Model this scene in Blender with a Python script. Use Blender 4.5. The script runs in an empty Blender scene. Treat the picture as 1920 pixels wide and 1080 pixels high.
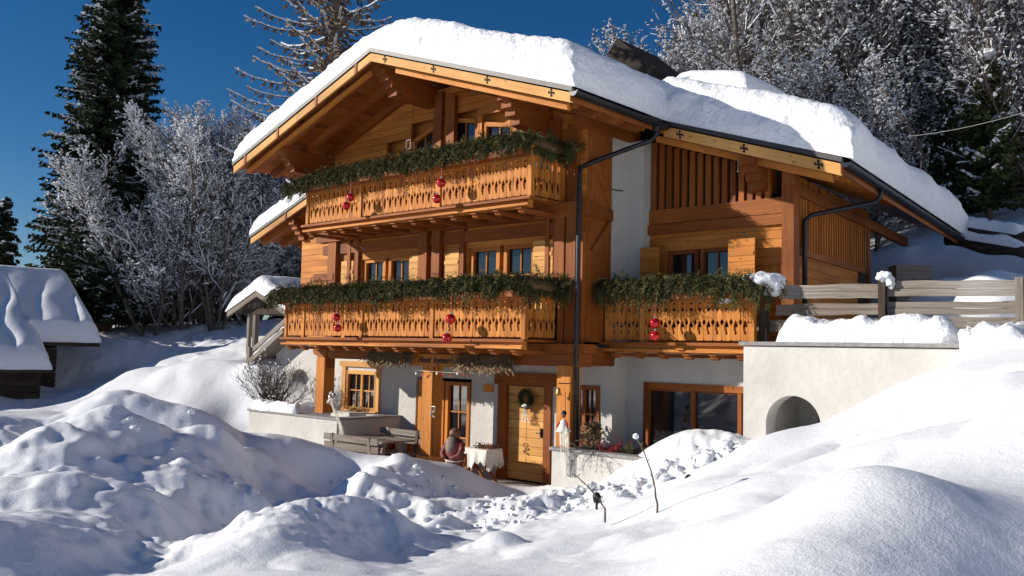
import bpy, math, random
import numpy as np
from mathutils import Vector, Matrix, noise as mn

# ------------------------------------------------------------------ camera, sky, sun, exposure
SC = bpy.context.scene
COL = SC.collection
FPX = 1697.5                                  # focal length in photo pixels (1920 wide)
YAW, PITCH, ROLL = math.radians(-42.317), math.radians(4.062), math.radians(1.314)
CAM = np.array([0.0, 0.0, 2.86])
_f = np.array([math.sin(YAW)*math.cos(PITCH), math.cos(YAW)*math.cos(PITCH), math.sin(PITCH)])
_r = np.array([math.cos(YAW), -math.sin(YAW), 0.0])
_u = np.cross(_r, _f)
_c, _s = math.cos(ROLL), math.sin(ROLL)
RM = np.array([_c*_r + _s*_u, -_s*_r + _c*_u, _f])
cam = bpy.data.cameras.new('camera')
cam.sensor_width = 36.0
cam.lens = FPX/1920*36.0
cam.clip_start = 0.1
cam.clip_end = 3000
camo = bpy.data.objects.new('camera', cam)
COL.objects.link(camo)
m = Matrix(((RM[0][0], RM[1][0], -RM[2][0], CAM[0]), (RM[0][1], RM[1][1], -RM[2][1], CAM[1]), (RM[0][2], RM[1][2], -RM[2][2], CAM[2]), (0, 0, 0, 1)))
camo.matrix_world = m
SC.camera = camo

SUN = Vector((-1.10, -1.0, 0.55)).normalized()         # towards the sun
sun_el = math.asin(SUN.z)
sun_az = math.atan2(SUN.x, SUN.y)                      # clockwise from +Y
W_ = bpy.data.worlds.new("World"); SC.world = W_; W_.use_nodes = True
nt = W_.node_tree
for n in list(nt.nodes): nt.nodes.remove(n)
sky = nt.nodes.new('ShaderNodeTexSky'); sky.sky_type = 'NISHITA'; sky.sun_disc = False
sky.sun_elevation = sun_el; sky.sun_rotation = sun_az
sky.altitude = 1600; sky.air_density = 1.0; sky.dust_density = 0.1; sky.ozone_density = 3.0
bg = nt.nodes.new('ShaderNodeBackground'); bg.inputs['Strength'].default_value = 0.064
wo = nt.nodes.new('ShaderNodeOutputWorld')
gam = nt.nodes.new('ShaderNodeHueSaturation'); gam.inputs['Saturation'].default_value = 1.32; gam.inputs['Value'].default_value = 1.0; gam.inputs['Hue'].default_value = .505
nt.links.new(sky.outputs[0], gam.inputs['Color']); nt.links.new(gam.outputs[0], bg.inputs[0]); nt.links.new(bg.outputs[0], wo.inputs[0])
sl = bpy.data.lights.new('sun', 'SUN'); sl.energy = 4.9; sl.angle = math.radians(0.53); sl.color = (1.0, 0.93, 0.83)
so = bpy.data.objects.new('sun', sl); COL.objects.link(so)
so.rotation_euler = (-SUN).to_track_quat('-Z', 'Y').to_euler()
SC.view_settings.view_transform = 'Standard'; SC.view_settings.look = 'None'
SC.view_settings.exposure = 0.2; SC.view_settings.gamma = 1.0
SC.render.engine = 'CYCLES'
SC.cycles.max_bounces = 6; SC.cycles.diffuse_bounces = 3; SC.cycles.glossy_bounces = 2

# ------------------------------------------------------------------ helpers
rnd = random.Random(7)
def ray(px, py):
    return RM.T @ np.array([(px-960)/FPX, (540-py)/FPX, 1.0])
def at(px, py, ax, val):                       # where the sight line through a pixel meets a wall plane
    d = ray(px, py); t = (val-CAM[ax])/d[ax]; return CAM+t*d
def atd(px, py, dist):                         # ... or a horizontal distance
    d = ray(px, py); return CAM + d*dist/math.hypot(d[0], d[1])
def proj(p):
    q = RM @ (np.array(p, float)-CAM); return 960+FPX*q[0]/q[2], 540-FPX*q[1]/q[2]

class MB:
    def __init__(s): s.v = []; s.f = []; s.uv = []; s.mi = []; s.cur = 0
    def face(s, idx, uvs=None):
        s.f.append(tuple(idx)); s.mi.append(s.cur)
        if uvs is None: uvs = [(s.v[i][0]+s.v[i][1], s.v[i][2]) for i in idx]
        s.uv.append(uvs)
    def hexa(s, P, ax=0, L=(1, 1, 1)):
        # P: 8 corners index = i+2j+4k ; ax = grain axis, L = lengths
        b = len(s.v); s.v += [tuple(p) for p in P]
        ou, ov = rnd.uniform(0, 400), rnd.uniform(0, 400)
        quads = [((0, 4, 6, 2), 0), ((1, 3, 7, 5), 0), ((0, 1, 5, 4), 1), ((2, 6, 7, 3), 1), ((0, 2, 3, 1), 2), ((4, 5, 7, 6), 2)]
        for q, n in quads:
            oth = [a for a in (0, 1, 2) if a != n]
            if ax in oth: ua = ax; va = [a for a in oth if a != ax][0]; dv = 0.37*n
            else: ua, va = oth; dv = 0.0
            uvs = []
            for i in q:
                t = (i & 1, (i >> 1) & 1, (i >> 2) & 1)
                uvs.append((ou+t[ua]*L[ua], ov+dv+t[va]*L[va]))
            s.face([b+i for i in q], uvs)
    def box(s, x0, x1, y0, y1, z0, z1, g=None):
        L = (x1-x0, y1-y0, z1-z0)
        if g is None: g = max(range(3), key=lambda k: L[k])
        s.hexa([(x, y, z) for z in (z0, z1) for y in (y0, y1) for x in (x0, x1)], g, L)
    def bar(s, p0, p1, w, h, up=(0, 0, 1)):
        p0 = Vector(p0); p1 = Vector(p1); d = p1-p0; L = d.length; d.normalize()
        sd = d.cross(Vector(up)); sd.normalize(); u2 = sd.cross(d)
        P = [p0+d*(L*i)+sd*(w*(j-.5))*-1+u2*(h*(k-.5)) for k in (0, 1) for j in (0, 1) for i in (0, 1)]
        s.hexa(P, 0, (L, w, h))
    def tube(s, pts, r, n=6, cap=True):
        pts = [Vector(p) for p in pts]
        if not hasattr(r, '__len__'): r = [r]*len(pts)
        b = len(s.v); ou = rnd.uniform(0, 99); acc = 0; us = []
        prev = None
        for i, p in enumerate(pts):
            d = (pts[min(i+1, len(pts)-1)]-pts[max(i-1, 0)])
            if d.length < 1e-9: d = Vector((0, 0, 1))
            d.normalize()
            if prev is None:
                a = Vector((0, 0, 1)) if abs(d.z) < .9 else Vector((1, 0, 0))
                sd = d.cross(a).normalized()
            else:
                sd = (prev - d*prev.dot(d)).normalized()
            prev = sd; u2 = d.cross(sd)
            if i: acc += (p-pts[i-1]).length
            us.append(ou+acc)
            for k in range(n):
                t = 2*math.pi*k/n
                s.v.append(tuple(p+(sd*math.cos(t)+u2*math.sin(t))*r[i]))
        for i in range(len(pts)-1):
            for k in range(n):
                a = b+i*n+k; c = b+i*n+(k+1) % n
                s.face([a, c, c+n, a+n], [(us[i], k*.05), (us[i], k*.05+.05), (us[i+1], k*.05+.05), (us[i+1], k*.05)])
        if cap:
            s.face([b+k for k in range(n)][::-1]); e = b+(len(pts)-1)*n
            s.face([e+k for k in range(n)])
    def prism(s, poly, fn, t0, t1):
        # poly 2d outline, fn(a,b,t) -> 3d
        b = len(s.v); n = len(poly); ou = rnd.uniform(0, 300)
        for t in (t0, t1):
            for a, c in poly: s.v.append(tuple(fn(a, c, t)))
        s.face([b+i for i in range(n)], [(ou+p[0], p[1]) for p in poly])
        s.face([b+n+i for i in range(n)][::-1], [(ou+p[0], p[1]) for p in poly][::-1])
        for i in range(n):
            j = (i+1) % n; l = math.dist(poly[i], poly[j])
            s.face([b+i, b+n+i, b+n+j, b+j], [(ou, 0), (ou, t1-t0), (ou+l, t1-t0), (ou+l, 0)])
    def blob(s, c, r, sub=1, amp=.25, sq=(1, 1, 1), seed=0):
        # lumpy ball
        n1, n2 = 6*sub+2, 4*sub+1
        b = len(s.v); c = Vector(c)
        for i in range(n2+1):
            ph = math.pi*i/n2
            for j in range(n1):
                th = 2*math.pi*j/n1
                d = Vector((math.sin(ph)*math.cos(th), math.sin(ph)*math.sin(th), math.cos(ph)))
                k = 1+amp*mn.noise(d*1.7+Vector((seed, seed*.7, 3)))*2
                s.v.append(tuple(c+Vector((d.x*r*sq[0], d.y*r*sq[1], d.z*r*sq[2]))*k))
        for i in range(n2):
            for j in range(n1):
                a = b+i*n1+j; e = b+i*n1+(j+1) % n1
                s.face([a, a+n1, e+n1, e])
    def lathe(s, prof, c=(0, 0, 0), n=16):
        b = len(s.v)
        for r, z in prof:
            for k in range(n):
                t = 2*math.pi*k/n; s.v.append((c[0]+r*math.cos(t), c[1]+r*math.sin(t), c[2]+z))
        for i in range(len(prof)-1):
            for k in range(n):
                a = b+i*n+k; e = b+i*n+(k+1) % n
                s.face([a, e, e+n, a+n])
    def grid(s, G):
        # G: list of rows of 3d points
        b = len(s.v); R = len(G); Cn = len(G[0])
        for r in G:
            for p in r: s.v.append(tuple(p))
        for i in range(R-1):
            for j in range(Cn-1):
                a = b+i*Cn+j; s.face([a, a+1, a+Cn+1, a+Cn])
    def build(s, name, mats, parent=None, smooth=False, label=None, cat=None, group=None, kind=None, org=None):
        me = bpy.data.meshes.new(name)
        if org is None and parent is None:
            a = np.array(s.v); org = (float(a[:, 0].mean()), float(a[:, 1].mean()), float(a[:, 2].min()))
        if parent is not None and org is None: org = (0, 0, 0)
        off = Vector(org)
        me.from_pydata([tuple(Vector(p)-off) for p in s.v], [], s.f)
        uvl = me.uv_layers.new(name='UVMap')
        flat = [c for f in s.uv for u in f for c in u]
        uvl.data.foreach_set('uv', flat)
        if not isinstance(mats, (list, tuple)): mats = [mats]
        for mm in mats: me.materials.append(mm)
        me.polygons.foreach_set('material_index', s.mi)
        if smooth: me.polygons.foreach_set('use_smooth', [True]*len(me.polygons))
        o = bpy.data.objects.new(name, me); COL.objects.link(o); o.location = off
        if parent is not None:
            o.parent = parent
            o.matrix_parent_inverse = Matrix.Translation(-WLOC.get(parent.name, Vector((0, 0, 0))))
        WLOC[o.name] = Vector(off)
        tag(o, label, cat, group, kind)
        return o
WLOC = {}
def tag(o, label=None, cat=None, group=None, kind=None):
    if label: o['label'] = label
    if cat: o['category'] = cat
    if group: o['group'] = group
    if kind: o['kind'] = kind
    return o
def thing(name, loc, label, cat, group=None):
    o = bpy.data.objects.new(name, None); COL.objects.link(o); o.location = loc; o.empty_display_size = .2
    WLOC[o.name] = Vector(loc)
    return tag(o, label, cat, group)
def copy_tree(o, parent=None):
    c = o.copy(); COL.objects.link(c)
    if parent is not None: c.parent = parent
    for ch in o.children: copy_tree(ch, c)
    return c

# ------------------------------------------------------------------ materials
def newmat(name):
    mt = bpy.data.materials.new(name); mt.use_nodes = True
    return mt, mt.node_tree, mt.node_tree.nodes['Principled BSDF']
def N(nt, t, **k):
    n = nt.nodes.new(t)
    for a, b in k.items():
        if a in n.inputs: n.inputs[a].default_value = b
        else: setattr(n, a, b)
    return n
def ramp(nt, stops):
    r = nt.nodes.new('ShaderNodeValToRGB'); cr = r.color_ramp
    while len(cr.elements) < len(stops): cr.elements.new(.5)
    for e, (p, c) in zip(cr.elements, stops): e.position = p; e.color = (*c, 1)
    return r
def wood(name, dark, mid, lite, rough=.55, knot=(.10, .035, .012), streak=1.0, bump=.25):
    mt, nt, b = newmat(name); L = nt.links.new
    uv = N(nt, 'ShaderNodeUVMap')
    mp = N(nt, 'ShaderNodeMapping'); mp.inputs['Scale'].default_value = (1.3, 26, 1); L(uv.outputs[0], mp.inputs[0])
    n1 = N(nt, 'ShaderNodeTexNoise', Scale=1.0, Detail=5.0, Roughness=.65, Distortion=.6); L(mp.outputs[0], n1.inputs['Vector'])
    r1 = ramp(nt, [(.25, dark), (.5, mid), (.75, lite)]); L(n1.outputs['Fac'], r1.inputs[0])
    n2 = N(nt, 'ShaderNodeTexNoise', Scale=.35, Detail=2.0); L(uv.outputs[0], n2.inputs['Vector'])
    r2 = ramp(nt, [(.28, (.45, .38, .33)), (.42, (.80, .76, .72)), (.58, (1.02, 1.04, 1.06)), (.74, (1.28, 1.38, 1.55))]); L(n2.outputs['Fac'], r2.inputs[0])
    mx = N(nt, 'ShaderNodeMix', data_type='RGBA', blend_type='MULTIPLY'); mx.inputs['Factor'].default_value = streak
    L(r1.outputs[0], mx.inputs['A']); L(r2.outputs[0], mx.inputs['B'])
    mp2 = N(nt, 'ShaderNodeMapping'); mp2.inputs['Scale'].default_value = (2.6, 8, 1); L(uv.outputs[0], mp2.inputs[0])
    vo = N(nt, 'ShaderNodeTexVoronoi', Scale=1.0); L(mp2.outputs[0], vo.inputs['Vector'])
    r3 = ramp(nt, [(.06, (1, 1, 1)), (.17, (0, 0, 0))]); L(vo.outputs['Distance'], r3.inputs[0])
    m2 = N(nt, 'ShaderNodeMix', data_type='RGBA'); m2.inputs['B'].default_value = (*knot, 1)
    mm = N(nt, 'ShaderNodeMath', operation='MULTIPLY'); mm.inputs[1].default_value = .75; L(r3.outputs[0], mm.inputs[0]); L(mm.outputs[0], m2.inputs['Factor'])
    L(mx.outputs['Result'], m2.inputs['A']); L(m2.outputs['Result'], b.inputs['Base Color'])
    b.inputs['Roughness'].default_value = rough+.1; b.inputs['Specular IOR Level'].default_value = .25
    bp = N(nt, 'ShaderNodeBump', Strength=bump, Distance=.01); L(n1.outputs['Fac'], bp.inputs['Height']); L(bp.outputs[0], b.inputs['Normal'])
    return mt
def flat(name, col, rough=.6, metal=0.0, var=.15, sc=6.0, bump=0.0, bsc=30.0, spec=.5):
    mt, nt, b = newmat(name); L = nt.links.new
    tc = N(nt, 'ShaderNodeTexCoord'); n = N(nt, 'ShaderNodeTexNoise', Scale=sc, Detail=4.0); L(tc.outputs['Object'], n.inputs['Vector'])
    lo = tuple(c*(1-var) for c in col); hi = tuple(min(1, c*(1+var)) for c in col)
    r = ramp(nt, [(.3, lo), (.7, hi)]); L(n.outputs['Fac'], r.inputs[0]); L(r.outputs[0], b.inputs['Base Color'])
    b.inputs['Roughness'].default_value = rough; b.inputs['Metallic'].default_value = metal
    b.inputs['Specular IOR Level'].default_value = spec
    if bump:
        n2 = N(nt, 'ShaderNodeTexNoise', Scale=bsc, Detail=5.0); L(tc.outputs['Object'], n2.inputs['Vector'])
        bp = N(nt, 'ShaderNodeBump', Strength=bump, Distance=.02); L(n2.outputs['Fac'], bp.inputs['Height']); L(bp.outputs[0], b.inputs['Normal'])
    return mt
def snowmat(name, fine=60.0, s1=.25, mid=9.0, s2=.25, col=(.87, .885, .91), sparkle=False, d1=.01):
    mt, nt, b = newmat(name); L = nt.links.new
    tc = N(nt, 'ShaderNodeTexCoord')
    n1 = N(nt, 'ShaderNodeTexNoise', Scale=fine, Detail=3.0, Roughness=.7); n2 = N(nt, 'ShaderNodeTexNoise', Scale=mid, Detail=4.0, Roughness=.55)
    L(tc.outputs['Object'], n1.inputs['Vector']); L(tc.outputs['Object'], n2.inputs['Vector'])
    b1 = N(nt, 'ShaderNodeBump', Strength=s1, Distance=d1); b2 = N(nt, 'ShaderNodeBump', Strength=s2, Distance=.05)
    L(n2.outputs['Fac'], b2.inputs['Height']); L(n1.outputs['Fac'], b1.inputs['Height']); L(b2.outputs[0], b1.inputs['Normal']); L(b1.outputs[0], b.inputs['Normal'])
    b.inputs['Base Color'].default_value = (*col, 1); b.inputs['Roughness'].default_value = .55
    b.inputs['Specular IOR Level'].default_value = .25
    if sparkle:                                   # ice crystals: tiny glossy facets
        v = N(nt, 'ShaderNodeTexVoronoi', Scale=110.0); L(tc.outputs['Object'], v.inputs['Vector'])
        r = ramp(nt, [(.05, (.12, .12, .12)), (.09, (.6, .6, .6))]); L(v.outputs['Distance'], r.inputs[0]); L(r.outputs[0], b.inputs['Roughness'])
    return mt
M = {}
M['wood'] = wood('honey_wood', (.40, .13, .017), (.56, .20, .032), (.68, .29, .062))
M['wood_pale'] = wood('pale_larch', (.55, .25, .065), (.68, .345, .098), (.77, .43, .145))
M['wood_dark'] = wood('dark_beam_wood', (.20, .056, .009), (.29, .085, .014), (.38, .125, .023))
M['grey_wood'] = wood('weathered_grey_wood', (.15, .125, .10), (.26, .225, .19), (.38, .34, .30), knot=(.05, .04, .03), rough=.8)
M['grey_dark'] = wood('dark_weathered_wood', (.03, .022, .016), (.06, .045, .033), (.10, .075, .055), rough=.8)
M['plaster'] = flat('white_plaster', (.56, .54, .50), .9, var=.09, sc=1.6, bump=1.0, bsc=7)
M['stone'] = flat('grey_stone', (.27, .26, .25), .85, var=.2, sc=12, bump=.3)
M['metal'] = flat('dark_grey_metal', (.035, .037, .042), .4, .6, var=.2)
M['roofmetal'] = flat('roof_edge_metal', (.045, .042, .042), .5, .3, var=.2)
M['glass'] = flat('dark_window_glass', (.012, .014, .017), .04, 0, var=.3, sc=2, spec=1.0)
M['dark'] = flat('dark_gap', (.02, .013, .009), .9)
M['snow'] = snowmat('snow', 44, .5, 5, .3, d1=.013, sparkle=True)
M['snow_roof'] = snowmat('roof_snow', 34, .5, 9, .9, d1=.015)
M['snow_rough'] = snowmat('crumbly_snow', 30, .5, 11, .9)
M['snow_twig'] = flat('twig_snow', (.82, .83, .86), .7, var=.04)
M['needle'] = flat('fir_needles', (.060, .066, .022), .75, var=.5, sc=9, spec=.2)
M['needle_tip'] = flat('fir_needle_tips', (.118, .108, .036), .7, var=.4, sc=11, spec=.2)
M['needle_brown'] = flat('dry_fir', (.11, .068, .028), .8, var=.4, sc=9, spec=.2)
M['spruce'] = flat('spruce_needles', (.020, .030, .014), .8, var=.5, sc=1.5, spec=.15)
M['pine_g'] = flat('green_conifer_needles', (.042, .055, .020), .8, var=.4, sc=1.5, spec=.15)
M['bark'] = flat('grey_bark', (.13, .105, .085), .9, var=.35, sc=14, bump=.6, bsc=25)
M['bark_br'] = flat('brown_bark', (.10, .065, .045), .9, var=.35, sc=14, bump=.6, bsc=25)
M['twig'] = flat('brown_twigs', (.062, .047, .037), .85, var=.3)
M['larch'] = flat('larch_twigs', (.13, .085, .055), .85, var=.3)
M['red'] = flat('red_bauble_glass', (.55, .008, .012), .08, .35, var=.1, spec=.9)
M['redcloth'] = flat('red_cloth', (.38, .02, .025), .7)
M['lace'] = flat('white_lace', (.78, .76, .70), .9, var=.06, bump=.5, bsc=40)
M['straw'] = flat('dry_straw', (.21, .15, .075), .85, var=.45, sc=14)
M['gold'] = flat('brass', (.38, .24, .07), .45, .7)
M['iron'] = flat('black_iron', (.012, .012, .013), .5, .4)
M['silver'] = flat('silver', (.5, .5, .5), .3, .8)
M['statue'] = flat('dark_red_carving', (.16, .028, .022), .55, var=.3, bump=.3)
M['statue_skin'] = flat('brown_carving', (.17, .075, .045), .5, var=.3)
M['beard'] = flat('grey_carving', (.20, .16, .13), .8, var=.3, bump=.4)
M['rope'] = flat('white_rope', (.7, .68, .62), .8)
M['paper'] = flat('cream_card', (.7, .62, .45), .8)
# ------------------------------------------------------------------ the snow-covered ground
def ground_points():
    P = []
    def a(px, py, z):                                 # surface point seen at a pixel, of known height
        d = ray(px, py); t = (z-CAM[2])/d[2]; p = CAM+d*t; P.append((p[0], p[1], z))
    def b(px, py, dist):
        p = atd(px, py, dist); P.append(tuple(p))
    def w(x, y, z): P.append((x, y, z))
    # near, left of the trench
    for q in [(0, 1075, 1.15), (150, 1075, 1.05), (300, 1078, .85), (60, 1000, 1.30), (0, 960, 1.2), (0, 900, 1.2), (120, 960, 1.12), (204, 986, 1.12), (250, 1040, .9),
              (178, 893, 1.28), (100, 880, 1.3), (0, 850, 1.25), (90, 835, 1.2), (270, 930, .95), (342, 938, 1.0), (378, 845, 1.3), (330, 875, 1.25), (240, 865, 1.25),
              (430, 900, .92), (460, 848, 1.12), (538, 884, .82), (520, 826, 1.18), (592, 830, 1.12), (655, 866, .80), (565, 842, 1.05), (500, 850, 1.05), (625, 845, 1.0), (420, 855, 1.18),
              (200, 840, 1.2), (300, 840, 1.2)]: a(*q)
    # trench floor
    for q in [(400, 1070, .38), (470, 1030, .32), (540, 968, .30), (600, 925, .32), (620, 890, .58), (560, 920, .55), (500, 940, .60), (450, 965, .62), (400, 1000, .58), (350, 1010, .68), (300, 1020, .8)]: a(*q)
    # hump right of the trench
    for q in [(440, 1078, 1.15), (480, 1000, 1.32), (540, 952, 1.36), (600, 926, 1.38), (680, 932, 1.26), (750, 962, .95), (560, 1010, 1.2), (620, 1000, 1.0), (700, 1010, .92), (600, 1060, 1.15),
              (480, 1060, 1.3), (720, 1060, 1.0), (800, 1020, .88), (780, 1002, .72), (830, 1040, .9)]: a(*q)
    # mound in front of the bench
    for q in [(640, 915, .7), (680, 890, .9), (705, 872, .98), (742, 848, 1.05), (775, 860, .92), (820, 870, .75), (870, 868, .7), (880, 890, .45), (800, 890, .75), (720, 900, .85), (700, 930, .62), (660, 930, .6)]: a(*q)
    # footpath and trampled snow
    for q in [(760, 930, .58), (830, 920, .5), (900, 910, .35), (960, 900, .2), (1010, 898, .2), (1070, 892, .25), (900, 950, .5), (1000, 930, .45), (1060, 930, .5), (850, 960, .5), (940, 980, .55), (880, 990, .6), (1030, 965, .7),
              (900, 1020, .8), (1000, 1000, .9), (860, 1060, 1.05), (960, 1060, 1.18)]: a(*q)
    w(-13.0, 13.6, -.02); w(-11.2, 12.8, .1); w(-15.0, 13.2, -.05); w(-16.8, 13.4, -.1); w(-13.6, 12.6, .08)
    # ploughed pile before the right-hand window
    for q in [(1120, 905, .5), (1160, 880, .8), (1215, 855, 1.1), (1270, 822, 1.45), (1320, 812, 1.55), (1385, 818, 1.5), (1150, 925, .65), (1220, 900, .9), (1290, 870, 1.2), (1200, 925, .85)]: a(*q)
    w(-10.0, 15.4, 1.0); w(-8.6, 15.4, 1.2); w(-11.3, 14.2, .4); w(-12, 15.3, -.1)
    # smooth berm
    for q in [(1100, 962, .98), (1170, 945, 1.02), (1230, 932, 1.05), (1290, 905, 1.3), (1340, 870, 1.55), (1400, 832, 1.78), (1460, 812, 1.86), (1540, 799, 1.92), (1600, 790, 1.98)]: a(*q)
    w(-8.2, 13.2, 1.1); w(-7.2, 14.0, 1.5)
    for q in [(1100, 1010, 1.15), (1200, 1000, 1.28), (1300, 985, 1.42), (1400, 930, 1.62), (1350, 900, 1.58), (1450, 880, 1.72), (1500, 850, 1.8), (1100, 1070, 1.25), (1240, 1075, 1.45), (1000, 1075, 1.22)]: a(*q)
    for q in [(1560, 786, 13.4), (1620, 752, 13.9), (1700, 718, 13.9), (1790, 682, 14.0), (1850, 663, 14.0), (1915, 640, 14.1), (1980, 610, 14.3)]: b(*q)
    for q in [(1650, 800, 11.0), (1700, 772, 11.6), (1800, 745, 11.0), (1915, 700, 11.5), (1640, 830, 9.5), (1760, 812, 9.0), (1900, 770, 9.0)]: b(*q)
    # nearest hump, lower right
    for q in [(1500, 985, 4.9), (1560, 905, 5.7), (1640, 872, 5.7), (1720, 862, 5.8), (1800, 880, 6.2), (1910, 932, 6.8), (1780, 960, 6.1), (1900, 850, 8.3), (1590, 850, 9.0), (1480, 925, 6.9), (1400, 1000, 6.0), (1460, 1060, 4.5), (1350, 1075, 5.3),
              (1690, 1010, 5.1), (1880, 1060, 5.3), (1640, 1075, 4.5), (1770, 1075, 4.8), (1600, 960, 5.5)]: b(*q)
    w(2.5, 3.0, 1.5); w(4, 6.5, 2.4); w(2, 10, 3.0); w(-1, 13.8, 3.1); w(4, 13, 3.6); w(8, 8, 3.5)
    w(0, 0, 1.15); w(-3, -1, 1.1); w(0, -5, 1.1); w(5, -2, 1.8); w(-6, -4, 1.0); w(-10, -2, 1.1); w(-14, 2, 1.3)
    # left field with buried bushes
    for q in [(30, 772, 25.0), (0, 744, 35.0), (120, 734, 37.0), (0, 800, 15.5), (60, 812, 14.5), (120, 780, 17.5)]: b(*q)
    for q in [(350, 838, 1.2)]: a(*q)
    for q in [(164, 745, 17.5), (209, 753, 17.0), (311, 763, 17.0), (370, 773, 16.8), (270, 789, 15.2), (385, 797, 15.6), (430, 806, 15.2), (240, 765, 15.5), (89, 806, 14.8), (190, 822, 13.6), (335, 820, 14.6), (345, 812, 15.2), (60, 790, 17), (440, 822, 21), (520, 848, 18.5), (600, 855, 18.0), (560, 866, 20), (480, 852, 20), (640, 874, 19), (430, 840, 19), (500, 858, 22), (300, 785, 20), (380, 795, 20.5), (200, 778, 19)]: b(*q)
    # bank above the retaining wall and the hillside behind
    for q in [(200, 732, 33), (250, 718, 30.5), (300, 701, 30), (350, 690, 29.5), (410, 688, 29), (455, 683, 28.6), (486, 694, 27.7), (400, 770, 27.2), (450, 768, 27.3), (350, 772, 27.0), (300, 772, 26.6), (250, 768, 26), (430, 676, 32.5), (350, 686, 33), (270, 706, 33.5)]: b(*q)
    for q in [(300, 676, 36), (400, 655, 37), (450, 645, 37), (220, 704, 33)]: b(*q)
    for q in [(200, 655, 41), (270, 634, 43), (340, 620, 44), (410, 610, 45), (470, 602, 46)]: b(*q)
    w(-21.9, 12.9, .45); w(-21.0, 12.6, .3); w(-19.5, 12.6, .15); w(-18, 13.0, .1); w(-16.5, 14.6, 0); w(-20.4, 14.9, 1.0)
    w(-22.6, 14.2, .9); w(-24.4, 16.4, 2.1); w(-22.7, 13.6, .7); w(-25, 12.2, .85); w(-27, 21, 3.2); w(-22, 22, 3.0)
    # under and behind the house
    for q in [(-19, 19, .5), (-14, 18, 0), (-10, 18, .2), (-6, 17, 1.5), (-15, 25, 2.5), (-4, 19, 2.7), (-1, 17, 2.8), (4, 18, 3.0)]: w(*q)
    for q in [(-7, 22.5, 3.1), (-3, 22, 3.2), (2, 22, 3.6)]: w(*q)
    for q in [(1680, 470, 30), (1740, 455, 31), (1820, 440, 31), (1915, 425, 31)]: b(*q)
    for q in [(1700, 425, 36), (1820, 410, 36), (1850, 392, 37), (1915, 380, 38), (1800, 405, 44)]: b(*q)
    w(-20, 34, 6.5); w(-30, 38, 5.2); w(-12, 40, 9.5); w(-4, 44, 12); w(6, 40, 12); w(10, 24, 6)
    for q in [(-40, 28, 4.2), (-50, 20, 3.0), (-40, 10, 2.5), (-36, 17, 1.8), (-60, 40, 4.5), (-30, 60, 11), (-10, 62, 19), (10, 62, 24), (-50, 62, 7), (30, 30, 12), (30, 0, 6), (-30, -10, 1.0), (-60, 0, 1.5), (0, -40, 0), (60, 60, 40), (-80, 90, 8), (-20, 95, 26), (30, 100, 42)]: w(*q)
    return np.array(P)
# buried bushes and lumps: x, y, radius, height, flatness
def bump_list():
    L = []
    for px, py, d, r, h in [(170, 775, 15.8, .9, .36), (225, 790, 15.2, .8, .28), (345, 785, 16.8, .85, .32), (390, 808, 15.5, .5, .2),
                            (60, 880, 11.5, .7, .12), (430, 865, 13.4, .6, .12), (560, 840, 15.2, .5, .16), (500, 836, 15.8, .5, .15), (330, 708, 30, .9, .14), (395, 704, 29.4, .9, .16),
                            (742, 850, 16.2, .28, .12), (820, 940, 11.5, .35, .12), (930, 1010, 9.4, .3, .14), (1500, 838, 10.6, .6, .2), (1400, 885, 8.8, .7, .18), (1290, 965, 7.8, .8, .16), (1120, 995, 8.6, .7, .13), (1620, 845, 9.4, .7, .16), (1740, 785, 10.5, .8, .2), (1880, 740, 10.5, .9, .2), (650, 1040, 7.4, .5, .12)]:
        p = atd(px, py, d); L.append((p[0], p[1], r, h))
    return L
BL = bump_list()
NZ = np.random.RandomState(5)
_perm = NZ.rand(256, 256)
def vnoise(x, y, s=0):
    x = x+s*17.3; y = y+s*9.1
    xi = np.floor(x).astype(int); yi = np.floor(y).astype(int); fx = x-xi; fy = y-yi
    fx = fx*fx*fx*(fx*(fx*6-15)+10); fy = fy*fy*fy*(fy*(fy*6-15)+10)
    g = lambda i, j: _perm[(i) & 255, (j) & 255]
    return (g(xi, yi)*(1-fx)*(1-fy)+g(xi+1, yi)*fx*(1-fy)+g(xi, yi+1)*(1-fx)*fy+g(xi+1, yi+1)*fx*fy)*2-1
def smask(x, y, cx, cy, r): return np.exp(-((x-cx)**2+(y-cy)**2)/(r*r))
PX = lambda px, py, d: atd(px, py, d)[:2]
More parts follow.
